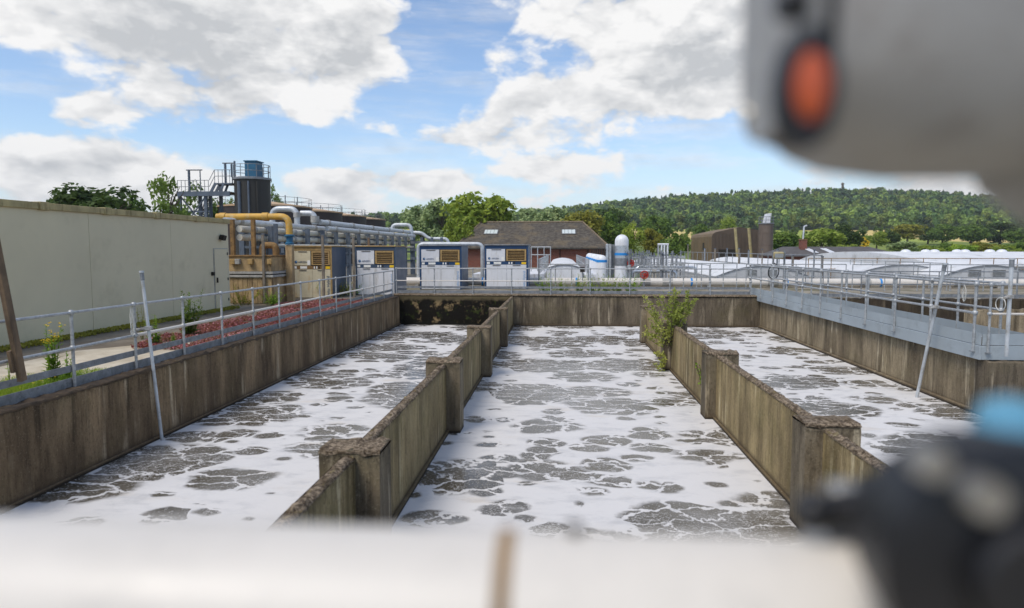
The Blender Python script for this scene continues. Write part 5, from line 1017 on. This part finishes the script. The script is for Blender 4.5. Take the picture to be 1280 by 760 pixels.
def shrub():
    rg = random.Random(12); base = Vector((2.92, 18.62, -1.0)); t = thing('willow_shrub', 'yellow-green willow shrub growing out of the right divider wall', 'shrub', tuple(base)); st = MB(); lv = []
    def twig(p, d, L, r, lev):
        q = p; seg = 6; pts = [p]; dd = d.copy()
        for k in range(seg): dd = (dd + Vector((rg.uniform(-.18, .18), rg.uniform(-.18, .18), rg.uniform(-.06, .12)))).normalized(); q = q + dd * L / seg; pts.append(q)
        st.tube(pts, [r * (1 - .8 * i / seg) for i in range(seg + 1)], 5)
        nlv = int(L * (46 if lev else 30))
        for j in range(nlv):
            f = .15 + .85 * rg.random(); i = min(int(f * seg), seg - 1); c = pts[i].lerp(pts[i + 1], f * seg - i); u = Vector((rg.uniform(-1, 1), rg.uniform(-1, 1), rg.uniform(-.5, .8))).normalized(); w = u.cross(Vector((rg.uniform(-1, 1), rg.uniform(-1, 1), rg.uniform(-1, 1)))).normalized(); l = rg.uniform(.05, .095); lv.extend([c, c + u * l * .5 + w * l * .27, c + u * l, c + u * l * .5 - w * l * .27])
        if lev < 2:
            for _ in range(5 if lev == 0 else 3): i = rg.randint(1, seg - 1); twig(pts[i], (dd + Vector((rg.uniform(-1, 1), rg.uniform(-1, 1), rg.uniform(-.2, .9)))).normalized(), L * rg.uniform(.35, .55), r * .5, lev + 1)
    for k in range(7): a = rg.uniform(0, 6.28); twig(base + Vector((rg.uniform(-.05, .1), rg.uniform(-.1, .1), rg.uniform(.2, .8))), Vector((.22 + math.cos(a) * .25, math.sin(a) * .3, 1)).normalized(), rg.uniform(.8, 1.45), .013, 0)
    for k in range(10): twig(base + Vector((-.05, rg.uniform(-.1, 1.6), rg.uniform(.1, .95))), Vector((rg.uniform(-.75, .1), rg.uniform(-.3, .8), rg.uniform(.0, .7))).normalized(), rg.uniform(.3, .7), .008, 1)
    for k in range(9): twig(base + Vector((-.06, rg.uniform(-.15, .25), rg.uniform(-.1, .6))), Vector((-.25, -.3, rg.uniform(-.8, .3))).normalized(), rg.uniform(.2, .45), .007, 1)
    for k in range(3): twig(base + Vector((0, 0, .6)), Vector((rg.uniform(.4, .9) * (1 if k else -1), .1, .8)).normalized(), 1.15, .008, 1)
    st.build('branches', M_bark, t); me = quads_mesh('leaves', np.array([tuple(x) for x in lv]) - OFF[t.name], L_willow); o = bpy.data.objects.new('leaves', me); COL.objects.link(o); o.parent = t
shrub()
def vine():
    rg = random.Random(5); t = thing('climbing_weed', 'thin trailing weed on the right divider beside the second pillar', 'plant', (3.02, 13.9, -1.2)); st = MB(); lv = []
    for k in range(5):
        p = Vector((3.02, 13.85 + rg.uniform(0, .5), -1.2)); pts = [p]
        for j in range(7): p = p + Vector((rg.uniform(-.05, .0), rg.uniform(-.08, .1), rg.uniform(.08, .18))); pts.append(p)
        st.tube(pts, .005, 5)
        for j in range(34): i = rg.randint(0, 6); c = pts[i].lerp(pts[i + 1], rg.random()); u = Vector((rg.uniform(-1, .2), rg.uniform(-1, 1), rg.uniform(-.5, .8))).normalized(); w = u.cross(Vector((.3, rg.uniform(-1, 1), 1))).normalized(); l = rg.uniform(.04, .08); lv += [c, c + u * l * .5 + w * l * .3, c + u * l, c + u * l * .5 - w * l * .3]
    st.build('stem', M_bark, t); o = bpy.data.objects.new('leaves', quads_mesh('leaves', np.array([tuple(x) for x in lv]) - OFF[t.name], L_weed)); COL.objects.link(o); o.parent = t
vine()

# ------------------------------------------------------------------ out-of-focus pipe, valve and actuator in front of the lens
PY_, PZ_, PR = .50, 1.786, .075
np_ = thing('foreground_pipe', 'blurred white pipe crossing the bottom of the picture', 'pipe', (-1, PY_, PZ_))
MB().tube([(-2.6, PY_, PZ_), (-.046, PY_, PZ_)], PR, 40).build('pipe_run', M_whitep, np_); MB().tube([(-.034, PY_, PZ_), (.205, PY_, PZ_)], PR, 40).build('pipe_run', M_whitep, np_)
MB().tube([(-.0455, PY_, PZ_), (-.0345, PY_, PZ_)], PR * 1.01, 40).build('rust_joint', M_rust, np_)
MB().lathe([(PR, .205), (PR * .98, .222), (PR * .9, .232)], (0, PY_, PZ_), 40, 'X').build('rounded_end', M_whitep, np_)
MB().ball((.012, PY_ + .012, PZ_ + PR + .003), .006, 10, 6).build('stud', M_dark, np_)
for x in (-1.9, -.75): MB().tube([(x, PY_, .43), (x, PY_, PZ_ - PR + .01)], .03, 12).build('support_leg', M_galv, np_)
fv = thing('foreground_valve', 'blurred black flanged valve with steel bolts at the lower right', 'valve', (.33, PY_, PZ_ - .3))
MB().lathe([(.05, .232), (.11, .236), (.125, .245), (.125, .268), (.115, .275)], (0, PY_, PZ_), 36, 'X').build('flange', M_black, fv)
MB().lathe([(.10, .276), (.118, .285), (.118, .355), (.10, .362)], (0, PY_, PZ_), 36, 'X').build('valve_body', M_black, fv); MB().lathe([(.12, .364), (.14, .368), (.14, .395), (.12, .40)], (0, PY_, PZ_), 36, 'X').build('flange', M_black, fv)
for k in range(8):
    a = math.pi * 2 * (k + .35) / 8; y, z = PY_ + .103 * math.cos(a), PZ_ + .103 * math.sin(a)
    MB().lathe([(.017, .216), (.019, .219), (.019, .2355)], (0, y, z), 6, 'X').build('bolt', M_bolt, fv); MB().lathe([(.009, .2757), (.009, .36)], (0, y, z), 8, 'X').build('bolt', M_bolt, fv)
MB().tube([(.192, PY_ + .01, PZ_ + .098), (.225, PY_ + .01, PZ_ + .103), (.27, PY_ + .005, PZ_ + .088)], [.012, .014, .02], 12).build('lever', M_black, fv); MB().ball((.19, PY_ + .01, PZ_ + .098), .016).build('knob', M_black, fv)
for (px, py, r) in ((1172, 584, .009), (1240, 628, .011)): q = ony(px, py, .36); MB().lathe([(r * .9, q[1]), (r, q[1] + .004), (r, q[1] + .014)], (q[0], 0, q[2]), 16, 'Y').build('bolt', M_bolt, fv)
q = ony(1240, 690, .40); MB().lathe([(.02, .372), (.062, .374), (.071, .379), (.071, .40), (.066, .404), (.066, .43)], (q[0], 0, q[2]), 32, 'Y').build('clamp_plate', M_black, fv); MB().lathe([(.028, .356), (.032, .359), (.032, .3715)], (q[0], 0, q[2]), 24, 'Y').build('hub', M_black, fv)
q = ony(1262, 528, .46); MB().lathe([(.021, PZ_ + .10), (.021, q[2] - .004), (.017, q[2] + .012), (.006, q[2] + .016)], (q[0], .46, 0), 20).build('blue_cap', M_sky_blue, fv)
MB().tube([(.40, PY_, PZ_), (2.2, PY_, PZ_)], PR, 32).build('outlet_pipe', M_whitep, fv); MB().tube([(1.3, PY_, .43), (1.3, PY_, PZ_ - PR + .01)], .03, 12).build('support_leg', M_galv, fv)
va = thing('valve_actuator', 'blurred grey valve actuator with orange indicator window at the upper right', 'actuator', (.42, .55, 2.1))
def sup(x, ry, rz, yc, zc, n=40, e=.62):
    return [(x, yc + ry * math.copysign(abs(math.cos(2 * math.pi * k / n)) ** e, math.cos(2 * math.pi * k / n)), zc + rz * math.copysign(abs(math.sin(2 * math.pi * k / n)) ** e, math.sin(2 * math.pi * k / n))) for k in range(n)]
AX = .024
rings = [(.1505, .02, .03), (.150, .075, .085), (.153, .088, .100), (.168, .100, .112), (.195, .110, .122), (.24, .115, .128), (.60, .115, .128), (.64, .10, .11), (.645, .02, .02)]
vs = []; fs = []
for (x, ry, rz) in rings: vs += sup(x + AX, ry, rz, .55, 2.263)
for i in range(len(rings) - 1):
    for k in range(40): fs.append((i * 40 + k, i * 40 + (k + 1) % 40, (i + 1) * 40 + (k + 1) % 40, (i + 1) * 40 + k))
MB().add(vs, fs).build('housing', M_act, va)
for (x0_, x1_, ry, rz, mt, nm) in ((.134, .149, .082, .098, M_act, 'end_cover'), (.150, .153, .088, .102, M_black, 'seal_ring')):
    v2 = sup(x0_ + AX, ry, rz, .55, 2.263) + sup(x1_ + AX, ry, rz, .55, 2.263); MB().add(v2, [(k, (k + 1) % 40, 40 + (k + 1) % 40, 40 + k) for k in range(40)] + [tuple(range(40)), tuple(range(79, 39, -1))]).build(nm, mt, va, bevel=.003 if nm == 'end_cover' else 0)
q = ony(1012, 108, .436); wd = MB().lathe([(.019, q[1] + .012), (.021, q[1] + .004), (.018, q[1] - .004)], (0, 0, 0), 24, 'Y')
def stretch(mb, sx_, sz_, c): mb.v = [(c[0] + v[0] * sx_, v[1], c[2] + v[2] * sz_) for v in mb.v]; return mb
stretch(MB().lathe([(.0195, q[1] + .016), (.0195, q[1] + .002), (.018, q[1])], (0, 0, 0), 28, 'Y'), 1, 1.9, (q[0], 0, q[2])).build('window_rim', M_black, va); stretch(MB().lathe([(.0108, q[1] - .001), (.0095, q[1] - .005), (.005, q[1] - .008)], (0, 0, 0), 28, 'Y'), 1, 1.95, (q[0] + .001, 0, q[2])).build('indicator_window', M_orange, va)
MB().lathe([(.115, 2.14), (.11, 2.128), (.085, 2.105), (.055, 2.09), (.045, 1.93)], (.445, .55, 0), 28).build('neck', M_act, va)

for (dz, dy) in ((.07, -.06), (-.07, -.06), (.07, .05), (-.07, .05)): MB().lathe([(.007, .130 + AX), (.008, .1335 + AX)], (0, .55 + dy, 2.263 + dz), 6, 'X').build('cover_screw', M_bolt, va)
for dz in (.04, -.02): MB().lathe([(.011, .118 + AX), (.013, .121 + AX), (.013, .1335 + AX)], (0, .475, 2.263 + dz), 10, 'X').build('cable_gland', M_black, va)
MB().tube([(.30, .434, 2.16), (.30, .434, 2.40)], .004, 8).build('cover_seam', M_black, va)

# ------------------------------------------------------------------ summer haze in the valley air
hv = MB().box(-3700, 3700, -2200, 3900, -75, 110)
hzm = bpy.data.materials.new('valley_haze'); hzm.use_nodes = True; hn = hzm.node_tree; hn.nodes.clear()
ho = hn.nodes.new('ShaderNodeOutputMaterial'); pv = hn.nodes.new('ShaderNodeVolumePrincipled'); pv.inputs['Color'].default_value = (.86, .90, .95, 1); pv.inputs['Density'].default_value = .00018; pv.inputs['Anisotropy'].default_value = .2
hn.links.new(pv.outputs[0], ho.inputs['Volume'])
tag(hv.build('haze', hzm, None, False, loc=(0, 0, 0)), 'thin summer haze filling the valley air', 'haze', None, 'stuff')
